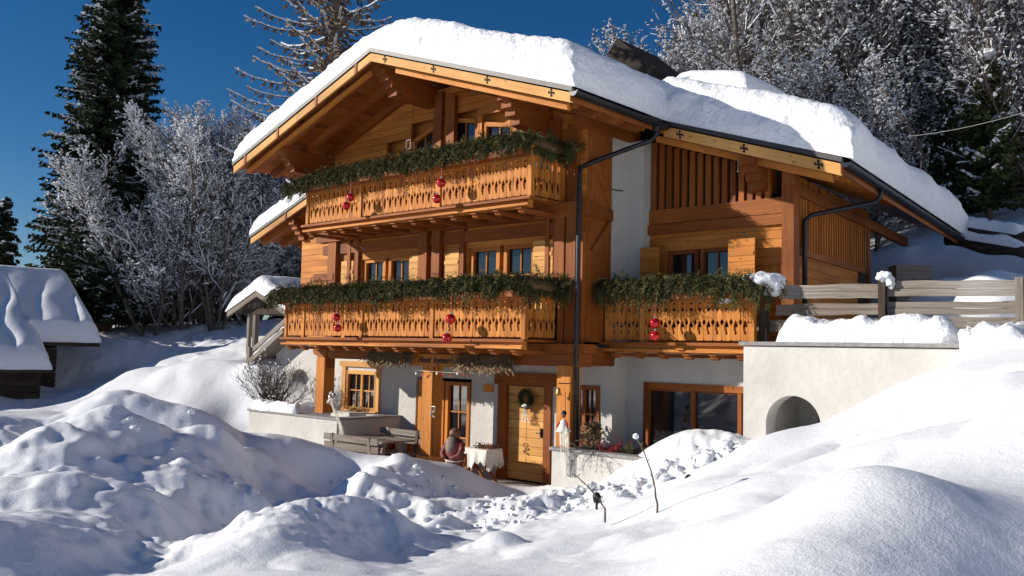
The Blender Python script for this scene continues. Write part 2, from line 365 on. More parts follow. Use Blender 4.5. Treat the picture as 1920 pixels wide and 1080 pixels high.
def extras(x, y):
    h = np.zeros_like(x)
    for bx, by, r, a in BL:
        d = np.sqrt((x-bx)**2+(y-by)**2)/r
        d = d*(1+.18*vnoise(x*1.7/r, y*1.7/r, bx))
        h = h+a*np.where(d < 1.25, np.cos(np.clip(d/1.25, 0, 1)*math.pi/2)**1.2, 0)
    rr = np.sqrt(x*x+y*y)
    # wind-smoothed waves
    h = h+.06*vnoise(x*.55+.3*y, y*.55-.2*x, 1)+.035*vnoise(x*1.3+.5*y, y*1.1-.4*x, 2)*np.clip(rr/5, .5, 1)
    n3 = vnoise(x*2.7, y*2.7, 3)
    # lumpy places : trampled path, trench walls, the ploughed pile, the left field
    path = np.zeros_like(x)
    for px, py, d, r, k in [(850, 935, 12.6, 1.7, 1.0), (960, 925, 13.6, 1.6, .9), (1060, 925, 13.2, 1.3, .8), (760, 900, 14.0, 1.3, .6), (700, 880, 15, 1.2, .4), (880, 1000, 9.9, 1.0, .25)]:
        cx, cy = PX(px, py, d); path = np.maximum(path, k*smask(x, y, cx, cy, r))
    pile = np.zeros_like(x)
    for px, py, d, r in [(1150, 900, 14.6, 1.1), (1230, 870, 14.8, 1.2), (1300, 850, 14.8, 1.3), (1380, 830, 14.6, .9), (1080, 905, 14.8, .8), (1120, 925, 12.8, .6)]:
        cx, cy = PX(px, py, d); pile = np.maximum(pile, smask(x, y, cx, cy, r))
    field = np.zeros_like(x)
    for px, py, d, r in [(150, 850, 12.5, 3.5), (350, 830, 13.5, 3.5), (60, 800, 15, 3), (500, 850, 14, 2)]:
        cx, cy = PX(px, py, d); field = np.maximum(field, smask(x, y, cx, cy, r))
    tr = np.zeros_like(x)
    for px, py, d, r in [(480, 1000, 9.6, 1.2), (560, 930, 13.5, 1.3)]:
        cx, cy = PX(px, py, d); tr = np.maximum(tr, smask(x, y, cx, cy, r))
    w1 = vnoise(x*2.1+.7*n3, y*2.1-.6*n3, 4); w2 = vnoise(x*4.3, y*4.3, 5); w3 = vnoise(x*9, y*9, 6); w4 = vnoise(x*18, y*18, 7)
    foot = -np.clip(vnoise(x*3.2, y*3.2, 8)-.12, 0, 1)
    h = h+path*(.065*w1+.04*w2+.018*w3+.13*foot)
    h = h+pile*(.12*w1+.10*w2+.055*w3+.025*w4)
    h = h+field*(.07*w1+.040*w2+.012*w3)+tr*(.03*w2+.022*w3+.012*w4)
    h = h+.004*w3*np.exp(-rr/10)
    far = np.clip((rr-28)/20, 0, 1)
    h = h+far*(.5*vnoise(x*.12, y*.12, 9)+.22*vnoise(x*.5, y*.5, 10)+.1*w1)
    return h
GP = ground_points()
GZ = GP[:, 2]-extras(GP[:, 0], GP[:, 1])
def rbf_fit(P):
    n = len(P); D = np.hypot(P[:, None, 0]-P[None, :, 0], P[:, None, 1]-P[None, :, 1])
    A = np.zeros((n+3, n+3)); A[:n, :n] = -np.sqrt(D*D+.8) + np.eye(n)*.02
    A[:n, n] = 1; A[:n, n+1:] = P[:, :2]; A[n, :n] = 1; A[n+1:, :n] = P[:, :2].T
    return np.linalg.solve(A, np.concatenate([GZ, [0, 0, 0]]))
GW = rbf_fit(GP)
def base_h(x, y):
    x = np.asarray(x, float); y = np.asarray(y, float); sh = x.shape; x = x.ravel(); y = y.ravel(); out = np.empty_like(x)
    n = len(GP)
    for i in range(0, len(x), 20000):
        D = -np.sqrt((x[i:i+20000, None]-GP[None, :, 0])**2+(y[i:i+20000, None]-GP[None, :, 1])**2+.8)
        out[i:i+20000] = D@GW[:n]+GW[n]+GW[n+1]*x[i:i+20000]+GW[n+2]*y[i:i+20000]
    return out.reshape(sh)
def ground_h(x, y):
    h = base_h(x, y)+extras(x, y)
    # floors that stay clear of snow : porch and house
    inb = (x > -16.9) & (x < -11.1) & (y > 13.75) & (y < 16)
    h = np.where(inb, np.minimum(h, -.06), h)
    inh = (x > -23.2) & (x < -7.7) & (y > 15.75) & (y < 22)
    h = np.where(inh, np.minimum(h, -.1), h)
    return h
def build_ground():
    F0 = -YAW
    th = np.concatenate([np.linspace(-math.pi, -.62, 70)[:-1], np.linspace(-.62, .62, 760), np.linspace(.62, math.pi, 70)[1:-1]])
    r = np.concatenate([[.01, .8, 1.5, 2.1], np.geomspace(2.6, 45, 470), np.geomspace(46, 1500, 60)])
    az = YAW+th
    R, A = np.meshgrid(r, az, indexing='ij')
    x = R*np.sin(A); y = R*np.cos(A)
    z = ground_h(x, y)
    fall = np.clip((R-130)/200, 0, 1); z = z*(1-fall)+fall*(-6+0*R)
    nr, na = R.shape
    V = np.stack([x, y, z], -1).reshape(-1, 3)
    i, j = np.meshgrid(np.arange(nr-1), np.arange(na), indexing='ij'); j2 = (j+1) % na
    F = np.stack([i*na+j, (i+1)*na+j, (i+1)*na+j2, i*na+j2], -1).reshape(-1, 4)
    me = bpy.data.meshes.new('snow_ground'); me.vertices.add(len(V)); me.vertices.foreach_set('co', V.ravel())
    me.loops.add(F.size); me.loops.foreach_set('vertex_index', F.ravel()); me.polygons.add(len(F))
    me.polygons.foreach_set('loop_start', np.arange(0, F.size, 4)); me.polygons.foreach_set('loop_total', np.full(len(F), 4))
    me.polygons.foreach_set('use_smooth', np.ones(len(F), bool)); me.update(); me.validate()
    me.materials.append(M['snow'])
    o = bpy.data.objects.new('snow_ground', me); COL.objects.link(o)
    tag(o, 'deep sunlit snow lying in soft humps around the chalet', kind='structure')
build_ground()
def gh(x, y): return float(ground_h(np.array([x]), np.array([y]))[0])
# ------------------------------------------------------------------ chalet
XL, XR, U, G, W2, P2 = -19.45, -11.07, 14.35, 15.3, 16.1, 15.8
XWL = -23.35                                # left wing's outer wall
RX, RZ, SL = -15.7, 9.49, .335              # ridge x, top of roof, slope
YF, YS = 12.4, 15.4                         # front of main roof, front of the side roofs
EL, ER = -21.25, -9.98                      # main eaves
EL2, ER2 = -25.2, -6.3                      # wing eaves
SKX, SKY = -7.4, 26.2                       # far end of the right wing's eave
def rz(x): return RZ-SL*abs(x-RX)
house = thing('chalet', (-15, 15, 0), 'large honey-coloured wooden chalet on a white plastered ground floor under deep roof snow', 'chalet')
def wallgrid(mb, xs, zs, solid, y0, y1, fn=None):
    fn = fn or (lambda x, z, y: (x, y, z))
    nx, nz = len(xs)-1, len(zs)-1
    S = lambda i, j: 0 <= i < nx and 0 <= j < nz and solid((xs[i]+xs[i+1])/2, (zs[j]+zs[j+1])/2)
    def q(a, b, c, d):
        n = len(mb.v); mb.v += [a, b, c, d]; mb.face([n, n+1, n+2, n+3])
    for i in range(nx):
        for j in range(nz):
            if not S(i, j): continue
            a, b, c, d = xs[i], xs[i+1], zs[j], zs[j+1]
            q(fn(a, c, y0), fn(b, c, y0), fn(b, d, y0), fn(a, d, y0)); q(fn(a, c, y1), fn(a, d, y1), fn(b, d, y1), fn(b, c, y1))
            if not S(i-1, j): q(fn(a, c, y0), fn(a, d, y0), fn(a, d, y1), fn(a, c, y1))
            if not S(i+1, j): q(fn(b, c, y0), fn(b, c, y1), fn(b, d, y1), fn(b, d, y0))
            if not S(i, j-1): q(fn(a, c, y0), fn(a, c, y1), fn(b, c, y1), fn(b, c, y0))
            if not S(i, j+1): q(fn(a, d, y0), fn(b, d, y0), fn(b, d, y1), fn(a, d, y1))
def holes(x0, x1, z0, z1, H):
    xs = sorted(set([x0, x1]+[h[0] for h in H]+[h[1] for h in H])); zs = sorted(set([z0, z1]+[h[2] for h in H]+[h[3] for h in H]))
    return xs, zs, lambda x, z: not any(h[0] < x < h[1] and h[2] < z < h[3] for h in H)
# ground floor front wall: window, french window, door, small right window
WIN_L = (-19.93, -18.62, 1.22, 2.28)
FR = (-17.1, -15.15, .05, 2.2)
DOOR = (-14.22, -12.68, 0.0, 2.27)
WIN_R = (-12.22, -11.38, 1.0, 2.2)
mb = MB()
xs, zs, so_ = holes(-21.45, XR, -.6, 2.95, [WIN_L, FR, DOOR, WIN_R]); wallgrid(mb, xs, zs, so_, G, G+.3)
# part with the arched niche, left
cx, hw = -22.12, .52
arc = [(cx-hw, .9)]+[(cx+hw*math.cos(t), 1.72+hw*math.sin(t)) for t in np.linspace(math.pi, 0, 17)]+[(cx+hw, .9)]
poly = [(XWL, .9)]+arc+[(-21.45, .9), (-21.45, 2.95), (XWL, 2.95)]
mb.prism(poly, lambda a, b, t: (a, t, b), G, G+.3)
mb.box(XWL, -21.45, G, G+.3, -.6, .898)
mb.box(cx-hw-.1, cx+hw+.1, G+.32, G+.42, .8, 2.4)
# side wall and setback wall
mb.box(XR-.3, XR, G+.3, P2, -.6, 2.95)
WB = (-10.62, -7.3, .55, 2.31)
xs, zs, so_ = holes(XR-.3, -6.9, -.6, 3.0, [WB]); wallgrid(mb, xs, zs, so_, P2, P2+.3)
# white pier on the upper floor
mb.box(XR-.3, XR, 15.18, P2, 2.95, rz(XR)-.42); mb.box(XR-.3, -10.7, P2, W2+.1, 3.0, rz(-10.7)-.42)
mb.build('ground_wall', M['plaster'], house)
fl = MB(); fl.box(-17.2, XR+.2, 13.75, G+.3, -.25, 0.0); fl.box(-11.6, -10.9, 13.9, 15.3, -.2, -.01)
fl.build('porch_floor', M['stone'], house)
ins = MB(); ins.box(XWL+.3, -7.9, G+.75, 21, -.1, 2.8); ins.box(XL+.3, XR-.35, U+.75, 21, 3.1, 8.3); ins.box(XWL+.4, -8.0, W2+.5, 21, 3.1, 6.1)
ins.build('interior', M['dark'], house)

# --- timber walls
def boards(mb, x0, x1, z0f, z1f, y, th=.05, bh=.17, gap=.007, holes_=(), lean=0):
    z = z0f; 
    while z < z1f-.02:
        z2 = min(z+bh, z1f)
        segs = [(x0, x1)]
        for h in holes_:
            if z+.01 < h[3] and z2-.01 > h[2]:
                ns = []
                for a, b in segs:
                    if h[0] > a: ns.append((a, min(b, h[0])))
                    if h[1] < b: ns.append((max(a, h[1]), b))
                segs = [q for q in ns if q[1]-q[0] > .01]
        for a, b in segs:
            cuts = [a]
            while b-cuts[-1] > 4.2: cuts.append(cuts[-1]+rnd.uniform(2.2, 4.0))
            cuts.append(b)
            for c, d in zip(cuts, cuts[1:]):
                mb.box(c+.002, d-.002, y-th+rnd.uniform(-.004, .004), y+.02, z+gap/2, z2-gap/2, 0)
        z = z2
    for h in holes_:
        mb.box(h[0]-.02, h[1]+.02, y-th-.006, y+.02, h[3]-.01, h[3]+bh, 0); mb.box(h[0]-.02, h[1]+.02, y-th-.006, y+.02, h[2]-bh, h[2]+.01, 0)
mid_win = [(-18.15, -16.32, 3.5, 5.12), (-14.35, -12.42, 3.5, 5.18)]
mb = MB()
mb.box(XL, XR, U, U+.25, 2.95, 5.9, 0)
mb2 = MB(); boards(mb2, XL, XR, 3.1, 5.68, U, holes_=mid_win)
# top floor gable wall: boards clipped below the roof
z = 5.95
top_win = [(-15.12, -14.2, 6.6, 8.28), (-14.05, -13.12, 6.6, 8.02), (-12.98, -12.0, 6.6, 7.72), (-16.45, -15.62, 6.6, 8.2), (-17.35, -16.6, 6.6, 7.86), (-18.2, -17.5, 6.6, 7.6)]
while z < 9.0:
    z2 = z+.17; half = (RZ-.45-z2)/SL
    ha, hb = (RZ-.16-z)/SL, (RZ-.16-z2)/SL; segs = [(-ha, ha, -hb, hb)] if hb > .05 else []
    for h in top_win:
        if z+.01 < h[3] and z2-.01 > h[2]:
            ns = []
            for a, b_, a2, b2 in segs:
                if h[0]-RX < b_ and h[1]-RX > a: ns += [(a, h[0]-RX, a2, h[0]-RX), (h[1]-RX, b_, h[1]-RX, b2)]
                else: ns.append((a, b_, a2, b2))
            segs = ns
    for a, b_, a2, b2 in segs:
        a, a2 = max(a, XL-RX), max(a2, XL-RX); b_, b2 = min(b_, XR-RX), min(b2, XR-RX)
        if b_-a > .03 and b2-a2 > .02: mb2.hexa([(RX+(a, b_, a2, b2)[i+2*k], U-.05+j*.07, (z+.004, z2-.004)[k]) for k in (0, 1) for j in (0, 1) for i in (0, 1)], 0, (b_-a, .07, .17))
    z = z2
mb2.prism([(XL, 6.3), (XR, 6.3), (XR, rz(XR)-.38), (RX, RZ-.38), (XL, rz(XL)-.38)], lambda a, b, t: (a, t, b), U+.21, U+.3)
mb2.cur = 0
mb2.build('timber_wall', M['wood'], house)
# setback wall on the right and left wings
mb = MB()
wwin = [(-10.28, -8.75, 3.3, 5.05)]
z = 3.1
boards(mb, -10.7, -7.62, 3.1, 5.62, W2, holes_=wwin); mb.build('wing_wall', M['wood'], house)
mb = MB(); boards(mb, XWL, XL, 3.1, 6.4, W2); mb.box(XWL, XL, W2+.03, W2+.2, 3.1, 6.55, 0); mb.build('wing_wall', M['wood'], house)
mb = MB(); mb.box(-10.7, -7.62, W2+.3, W2+.45, 3.1, 6.6, 0); mb.build('screen_back', M['dark'], house)
sl_ = MB()
x = -10.66
while x < -8.0:
    zt = rz(x)-.52
    sl_.box(x, x+.115, W2-.06, W2+.02, 5.9, zt+.1, 2); x += .185
sl_.box(-10.72, -7.6, W2-.09, W2+.06, 5.62, 5.92, 0); sl_.box(-10.72, -7.6, W2-.13, W2, 5.40, 5.60, 0)
sl_.build('slatted_screen', M['wood_dark'], house)
# right wing side wall (splayed like its eave)
dk = Vector((SKX-ER2, SKY-YS, 0)); dk.normalize()
c0 = Vector((-7.58, W2-.02, 0)); 
sw = MB()
LW = 5.1
def sp(s, off, z): p = c0+dk*s+Vector((dk.y, -dk.x, 0))*off; return (p.x, p.y, z)
z = 3.1
while z < 4.85:
    sw.bar(sp(0, 0, z+.085), sp(LW, 0, z+.085), .05, .163); z += .17
s = 0
while s < LW:
    sw.bar(sp(s+.08, 0, 4.98), sp(s+.08, 0, 6.35), .05, .155, up=(dk.y, -dk.x, 0)); s += .165
sw.bar(sp(0, -.06, 3.1+1.6), sp(LW, -.06, 4.7), .1, 3.2)
sw.build('side_wall', M['wood'], house)
tr = MB()
tr.bar(sp(-.05, .03, 4.92), sp(LW, .03, 4.92), .08, .13); tr.bar(sp(0, .02, 3.0), sp(0, .02, 6.45), .24, .24, up=(1, 0, 0)); tr.bar(sp(LW, .02, 3.0), sp(LW, .02, 6.3), .14, .16, up=(1, 0, 0))
tr.bar(sp(0.02, .06, 6.08), sp(LW+3.6, .06, 6.02), .14, .22)
# posts, corner logs and plates of the front
for xx, w in [(-19.25, .34), (-18.62, .12), (-15.92, .1), (-15.72, .24), (-15.3, .26), (-12.0, .1), (-11.62, .26), (-11.32, .24), (-11.12, .12), (-14.5, .12), (-18.3, .14)]:
    tr.box(xx-w/2, xx+w/2, U-.2 if w > .2 else U-.135, U-.05, 3.05, 5.7, 2)
tr.box(XL-.45, XR+.16, U-.24, U+.02, 5.62, 5.92, 0)             # plate under the top floor
tr.box(XL-.55, XL+.3, U-.22, U-.03, 4.62, 4.80, 0)
tr.box(XL-.3, XR+.03, U-.12, U+.1, 5.30, 5.55, 0)
tr.box(XR-.25, XR+.045, U-.205, G-.15, 5.6, 5.86, 1)
for xx in (-11.85, -11.35, -15.4, -14.97): tr.box(xx-.13, xx+.13, U-.16, U-.04, 5.95, rz(xx)-.5, 2)
tr.box(XR-.28, XR+.02, U-.02, G-.15, 3.1, rz(XR)-.42, 2)
tr.bar((XR+.045, U+.12, 4.9), (XR+.045, G-.25, 5.55), .12, .07, up=(1, 0, 0)); tr.bar((XR+.045, G-.25, 5.95), (XR+.045, U+.12, 6.75), .12, .07, up=(1, 0, 0))
tr.box(XR+.02, XR+.07, U, G-.15, 5.62, 5.84, 1)
tr.build('timber_frame', M['wood_dark'], house)
def post(*bs):
    p_ = MB()
    for b_ in bs: p_.box(*b_)
    p_.build('porch_post', M['wood'], house)
pf = MB()
# posts of the porch and the beam above them
post((-19.52, -19.18, U-.35, U-.02, 1.2, 2.62, 2))
post((-15.47, -15.14, U-.33, U, .35, 2.62, 2), (-15.54, -15.07, U-.38, U+.05, .3, .48, 0), (-15.6, -15.0, U-.42, U+.1, -.2, .298, 0))
post((-11.5, -11.16, U-.33, U, .86, 2.62, 2), (-11.55, -11.1, U-.38, U+.03, .78, .9, 0))
bm_ = MB(); bm_.box(XL-.1, XR+.1, U-.3, U+.1, 2.60, 2.86, 0); bm_.box(XL-.35, XR+.2, U-.34, U+.12, 2.865, 3.05, 0)
bm_.box(XR-.25, XR+.06, U+.1, G-.02, 2.62, 3.0, 1)
bm_.prism([(-19.75, 2.86), (-19.15, 2.86), (-19.15, 2.35), (-19.3, 2.4), (-19.42, 2.62), (-19.7, 2.7)], lambda a, b, t: (a, t, b), U-.33, U-.05)
bm_.box(XL, XR, U+.1, G, 2.86, 2.93, 0)
bm_.build('porch_beam', M['wood_dark'], house)

# --- windows
def window(x0, x1, z0, z1, y, fw=.09, leafs=2, muntz=(.5,), muntx=True, slope=None, sill=True, mat='wood', dep=.1):
    """frame flush with the wall, panes set back, glazing bars in each leaf; slope -> top follows the roof"""
    f = MB(); zr = (lambda x: z1-(slope*(x-x0) if slope else 0)) if (slope or 0) >= 0 else (lambda x: z1+slope*(x1-x))
    top0, top1 = zr(x0), zr(x1)
    def slab(a, b, yy0, yy1, za, zb):   # vertical member with sloped top
        L = (b-a, yy1-yy0, zb-za)
        f.hexa([(a, yy0, za), (b, yy0, za), (a, yy1, za), (b, yy1, za), (a, yy0, zr(a) if zb is None else zb), (b, yy0, zr(b) if zb is None else zb), (a, yy1, zr(a) if zb is None else zb), (b, yy1, zr(b) if zb is None else zb)], 2, (b-a, .1, 1.5))
    f.hexa([(x0, y-.03, z0), (x0+fw, y-.03, z0), (x0, y+dep, z0), (x0+fw, y+dep, z0), (x0, y-.03, zr(x0)), (x0+fw, y-.03, zr(x0+fw)), (x0, y+dep, zr(x0)), (x0+fw, y+dep, zr(x0+fw))], 2, (fw, .13, 1.5))
    f.hexa([(x1-fw, y-.03, z0), (x1, y-.03, z0), (x1-fw, y+dep, z0), (x1, y+dep, z0), (x1-fw, y-.03, zr(x1-fw)), (x1, y-.03, zr(x1)), (x1-fw, y+dep, zr(x1-fw)), (x1, y+dep, zr(x1))], 2, (fw, .13, 1.5))
    a, b = x0+fw, x1-fw
    f.hexa([(a, y-.028, zr(a)-fw), (b, y-.028, zr(b)-fw), (a, y+dep, zr(a)-fw), (b, y+dep, zr(b)-fw), (a, y-.028, zr(a)), (b, y-.028, zr(b)), (a, y+dep, zr(a)), (b, y+dep, zr(b))], 0, (b-a, .1, fw))
    f.box(a, b, y-.028, y+dep, z0, z0+fw*.9, 0)
    if sill: f.box(x0-.06, x1+.06, y-.09, y-.035, z0-.05, z0+.02, 0)
    o = f.build('window', M[mat], house)
    p = MB(); yy = y+dep*.6
    n = 0; p.v += [(a, yy, z0+fw), (b, yy, z0+fw), (b, yy, zr(b)-fw), (a, yy, zr(a)-fw)]; p.face([0, 1, 2, 3])
    p.build('pane', M['glass'], o)
    mu = MB(); w = (b-a)/leafs
    for k in range(leafs):
        c, d = a+k*w, a+(k+1)*w
        if k: mu.box(c-.04, c+.04, y-.005, yy-.002, z0+fw, min(zr(c-.04), zr(c+.04))-fw, 2)
        m_ = (c+d)/2
        if muntx: mu.box(m_-.014, m_+.014, yy-.03, yy-.003, z0+fw, min(zr(m_-.02), zr(m_+.02))-fw, 2)
    zt = min(top0, top1)-fw if not slope else max(top0, top1)-fw
    for q in muntz:
        zz = z0+fw+(zt-z0-fw)*q
        for k in range(leafs):
            c, d = a+k*w+(.04 if k else 0), a+(k+1)*w-(.04 if k < leafs-1 else 0)
            if zz < min(zr(c), zr(d))-fw: mu.box(c, d, yy-.034, yy-.004, zz-.014, zz+.014, 0)
    mu.build('glazing_bar', M[mat], o)
    return o
window(*WIN_L, G, .1, 2, (.5,), mat='wood_pale')
fr_ = MB()
for h in (WIN_L,): 
    fr_.box(h[0]-.16, h[0], G-.05, G+.02, h[2]-.12, h[3]+.1, 2); fr_.box(h[1], h[1]+.14, G-.05, G+.02, h[2]-.12, h[3]+.1, 2); fr_.box(h[0]-.24, h[1]+.22, G-.07, G+.02, h[3]+.1, h[3]+.24, 0)
    fr_.box(h[0]-.2, h[1]+.18, G-.16, G+.02, h[2]-.2, h[2]-.06, 0)
fr_.build('window_surround', M['wood_pale'], house)
window(-17.0, -16.08, .1, 2.12, G+.02, .12, 1, (.33, .66)); window(-16.02, -15.2, .1, 2.12, G+.02, .09, 1, (.33, .66))
window(*WIN_R, G, .09, 2, (.5,), mat='wood_dark')
window(WB[0], WB[1], WB[2], WB[3], P2, .13, 3, (.985,), False, mat='wood_dark')
for h in mid_win:
    m_ = (h[0]+h[1])/2
    window(h[0], m_-.06, h[2], h[3], U+.02, .1, 2 if False else 1, (.62,)); window(m_+.06, h[1], h[2], h[3], U+.02, .1, 1, (.62,))
window(wwin[0][0], -9.55, 3.3, 5.05, W2+.02, .09, 1, (), False, mat='wood_dark'); window(-9.5, wwin[0][1], 3.3, 5.05, W2+.02, .08, 1, (.55,), mat='wood_dark')
for h in top_win[:3]: window(*h, U+.02, .1, 1, (.62,), slope=SL*.55, sill=False)
for h in top_win[3:]: window(*h, U+.02, .09, 1, (.6,), slope=-SL, sill=False)
def shutter(x0, x1, z0, z1, y, mat='wood_pale'):
    s = MB(); z = z0
    while z < z1-.02:
        z2 = min(z+.15, z1); s.box(x0, x1, y-.045, y-.01, z+.003, z2-.003, 0); z = z2
    s.box(x0+.02, x1-.02, y-.06, y-.046, z0+.25, z0+.33, 0); s.box(x0+.02, x1-.02, y-.06, y-.046, z1-.33, z1-.25, 0)
    s.build('shutter', M[mat], house)
shutter(-16.3, -15.84, 3.45, 5.12, U-.06); shutter(-15.1, -14.62, 3.45, 5.16, U-.06); shutter(-12.4, -11.86, 3.45, 5.2, U-.06); shutter(-18.95, -18.45, 3.45, 5.1, U-.06)
shutter(-10.7, -10.25, 3.2, 5.1, W2-.35, 'wood'); shutter(-8.66, -8.1, 3.2, 5.14, W2-.35, 'wood')
shw = MB(); shw.box(-5.2, -4.6, 0, .1, 0, .1)
# --- front door
d = MB(); z = .02
while z < 2.1: d.box(DOOR[0]+.22, DOOR[1]-.2, G+.06, G+.12, z+.004, min(z+.19, 2.12)-.004, 0); z += .19
door = d.build('door', M['wood_pale'], house)
h = MB(); h.box(DOOR[1]-.32, DOOR[1]-.28, G-.01, G+.06, 1.0, 1.2); h.tube([(DOOR[1]-.30, G-.02, 1.1), (DOOR[1]-.42, G-.02, 1.1)], .012); h.build('handle', M['iron'], door)
f = MB(); f.box(DOOR[0]-.02, DOOR[0]+.2, G-.06, G+.2, 0, 2.3, 2); f.box(DOOR[1]-.18, DOOR[1]+.02, G-.06, G+.2, 0, 2.3, 2); f.box(DOOR[0]-.12, DOOR[1]+.12, G-.08, G+.2, 2.13, 2.4, 0)
f.build('door_frame', M['wood_dark'], house)
f = MB(); f.box(-14.72, -14.42, G-.05, G, 1.93, 2.1, 0); f.build('name_plate', M['wood'], house)

# --- balconies
def picket_half(mir, w, H, s=1.0):
    c = w/2; o = [(.022, 0), (.004, .025), (.004, .36*H), (.042, .45*H), (.004, .54*H), (.004, .70*H), (.02, .75*H), (.004, .8*H), (.004, H)]
    i = [(c, H), (c, .96*H), (c-.036, .92*H), (c-.044, .84*H), (c-.036, .76*H), (c, .70*H), (c, .50*H), (c-.016, .47*H), (c-.045, .37*H), (c-.042, .26*H), (c-.02, .21*H), (c-.024, .17*H), (c, .14*H), (c, 0)]
    P = o+i
    return [(p[0] if not mir else w-p[0], p[1]) for p in (P if not mir else P[::-1])]
def railing(p0, p1, z0, H, parent, pitch=.187, th=.028, name='picket_panel', w=None):
    p0 = Vector((*p0, 0)); p1 = Vector((*p1, 0)); L = (p1-p0).length; d = (p1-p0)/L; nrm = Vector((-d.y, d.x, 0))
    n = max(1, round(L/pitch)); w = L/n; mb = MB()
    for k in range(n):
        b = p0+d*(k*w)
        j = rnd.uniform(-.003, .003)
        for mir in (False, True):
            mb.prism(picket_half(mir, w, H)[::-1], lambda a, c, t: tuple(b+d*a+nrm*(t+j)+Vector((0, 0, z0+c))), 0, th)
    # vertical grain: swap uv
    mb.uv = [[(q[1], q[0]) for q in u] for u in mb.uv]
    return mb.build(name, M['wood_pale' if False else 'wood'], parent)
def balcony(x0, x1, yf, zf, H, posts, name='balcony', side=True, yw=U, matj='wood_dark'):
    mb = MB()
    y = yf-.03
    while y < yw-.05: mb.box(x0-.06, x1+.06, y+.003, min(y+.16, yw), zf-.06, zf-.01, 0); y += .163
    mb.box(x0-.12, x1+.10, yf-.12, yf-.035, zf-.07, zf-.015, 0)
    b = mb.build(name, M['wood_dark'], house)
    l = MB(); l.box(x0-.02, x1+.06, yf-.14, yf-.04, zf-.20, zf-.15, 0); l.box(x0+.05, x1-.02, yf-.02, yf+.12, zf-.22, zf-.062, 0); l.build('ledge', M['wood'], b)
    n = int((x1-x0)/.62)
    for k in range(n+1):
        xx = x0+.2+(x1-x0-.4)*k/n
        j = MB(); pr_ = [(yf-.10, zf-.232), (yf-.10, zf-.25), (yf-.04, zf-.26), (yf-.02, zf-.31), (yf+.07, zf-.335), (yf+.12, zf-.30), (yw, zf-.30), (yw, zf-.232)]
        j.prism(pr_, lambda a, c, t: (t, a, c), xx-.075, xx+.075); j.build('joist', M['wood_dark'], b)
    ed = [x0]+posts+[x1]
    for a, c in zip(ed, ed[1:]):
        railing((a+.05, yf), (c-.05, yf), zf+.03, H, b)
    pm = MB()
    for xx in ed: pm.box(xx-.05, xx+.05, yf-.03, yf+.07, zf-.01, zf+H+.1, 2)
    if side: pm.box(x1-.05, x1+.05, yw-.2, yw-.1, zf-.01, zf+H+.1, 2)
    pm.box(x0-.05, x1+.07, yf-.06, yf-.032, zf+H+.02, zf+H+.2, 0); pm.box(x0-.08, x1+.1, yf-.08, yf+.12, zf+H+.2, zf+H+.25, 0)
    pm.box(x0, x1, yf+.032, yf+.07, zf+.2, zf+.28, 0); pm.box(x0, x1, yf+.032, yf+.07, zf+H-.12, zf+H-.04, 0)
    if side:
        pm.box(x1+.032, x1+.06, yf+.07, yw-.1, zf+H+.02, zf+H+.2, 1); pm.box(x1-.08, x1+.1, yf+.12, yw, zf+H+.2, zf+H+.25, 1)
        railing((x1, yf+.08), (x1, yw-.2), zf+.03, H, b)
    pm.build('handrail', M['wood'], b)
    fb = MB(); fb.box(x0+.05, x1-.02, yf-.34, yf-.09, zf+H+.04, zf+H+.16, 0); fb.build('flower_box', M['wood_dark'], b)
    return b
balcony(-19.0, -11.6, 13.2, 5.93, .74, [-16.9, -14.2], yw=U)
balcony(-19.75, -11.68, 13.2, 3.13, .76, [-19.0, -16.7, -14.3], yw=U)
balcony(-10.95, -7.75, 14.95, 3.13, .76, [-10.1], yw=P2, side=False)
# fascia strip below upper front of the lower balcony
# --- roofs
def roof_side(name, x0, x1, y0, y1, par, skew=0):
    pass
roof = MB()
def slope_box(mb, xa, xb, ya, yb, z0o, z1o, g=1):
    mb.hexa([(xa, ya, rz(xa)+z0o), (xb, ya, rz(xb)+z0o), (xa, yb, rz(xa)+z0o), (xb, yb, rz(xb)+z0o), (xa, ya, rz(xa)+z1o), (xb, ya, rz(xb)+z1o), (xa, yb, rz(xa)+z1o), (xb, yb, rz(xb)+z1o)], g, (abs(xb-xa), yb-ya, z1o-z0o))
YB = 26.0
slope_box(roof, EL, RX, YF, YB, -.06, 0); slope_box(roof, RX, ER, YF, YB, -.06, 0)
slope_box(roof, EL2, EL, YS, YB, -.06, 0)
def skx(y): return ER2+(SKX-ER2)*(y-YS)/(SKY-YS)
roof.hexa([(ER, YS, rz(ER)-.06), (ER2, YS, rz(ER2)-.06), (ER, SKY, rz(ER)-.06), (SKX, SKY, rz(ER2)-.16), (ER, YS, rz(ER)), (ER2, YS, rz(ER2)), (ER, SKY, rz(ER)), (SKX, SKY, rz(ER2)-.1)], 1, (3.6, 10, .1))
roofo = roof.build('roof', M['roofmetal'], house)
sf = MB()
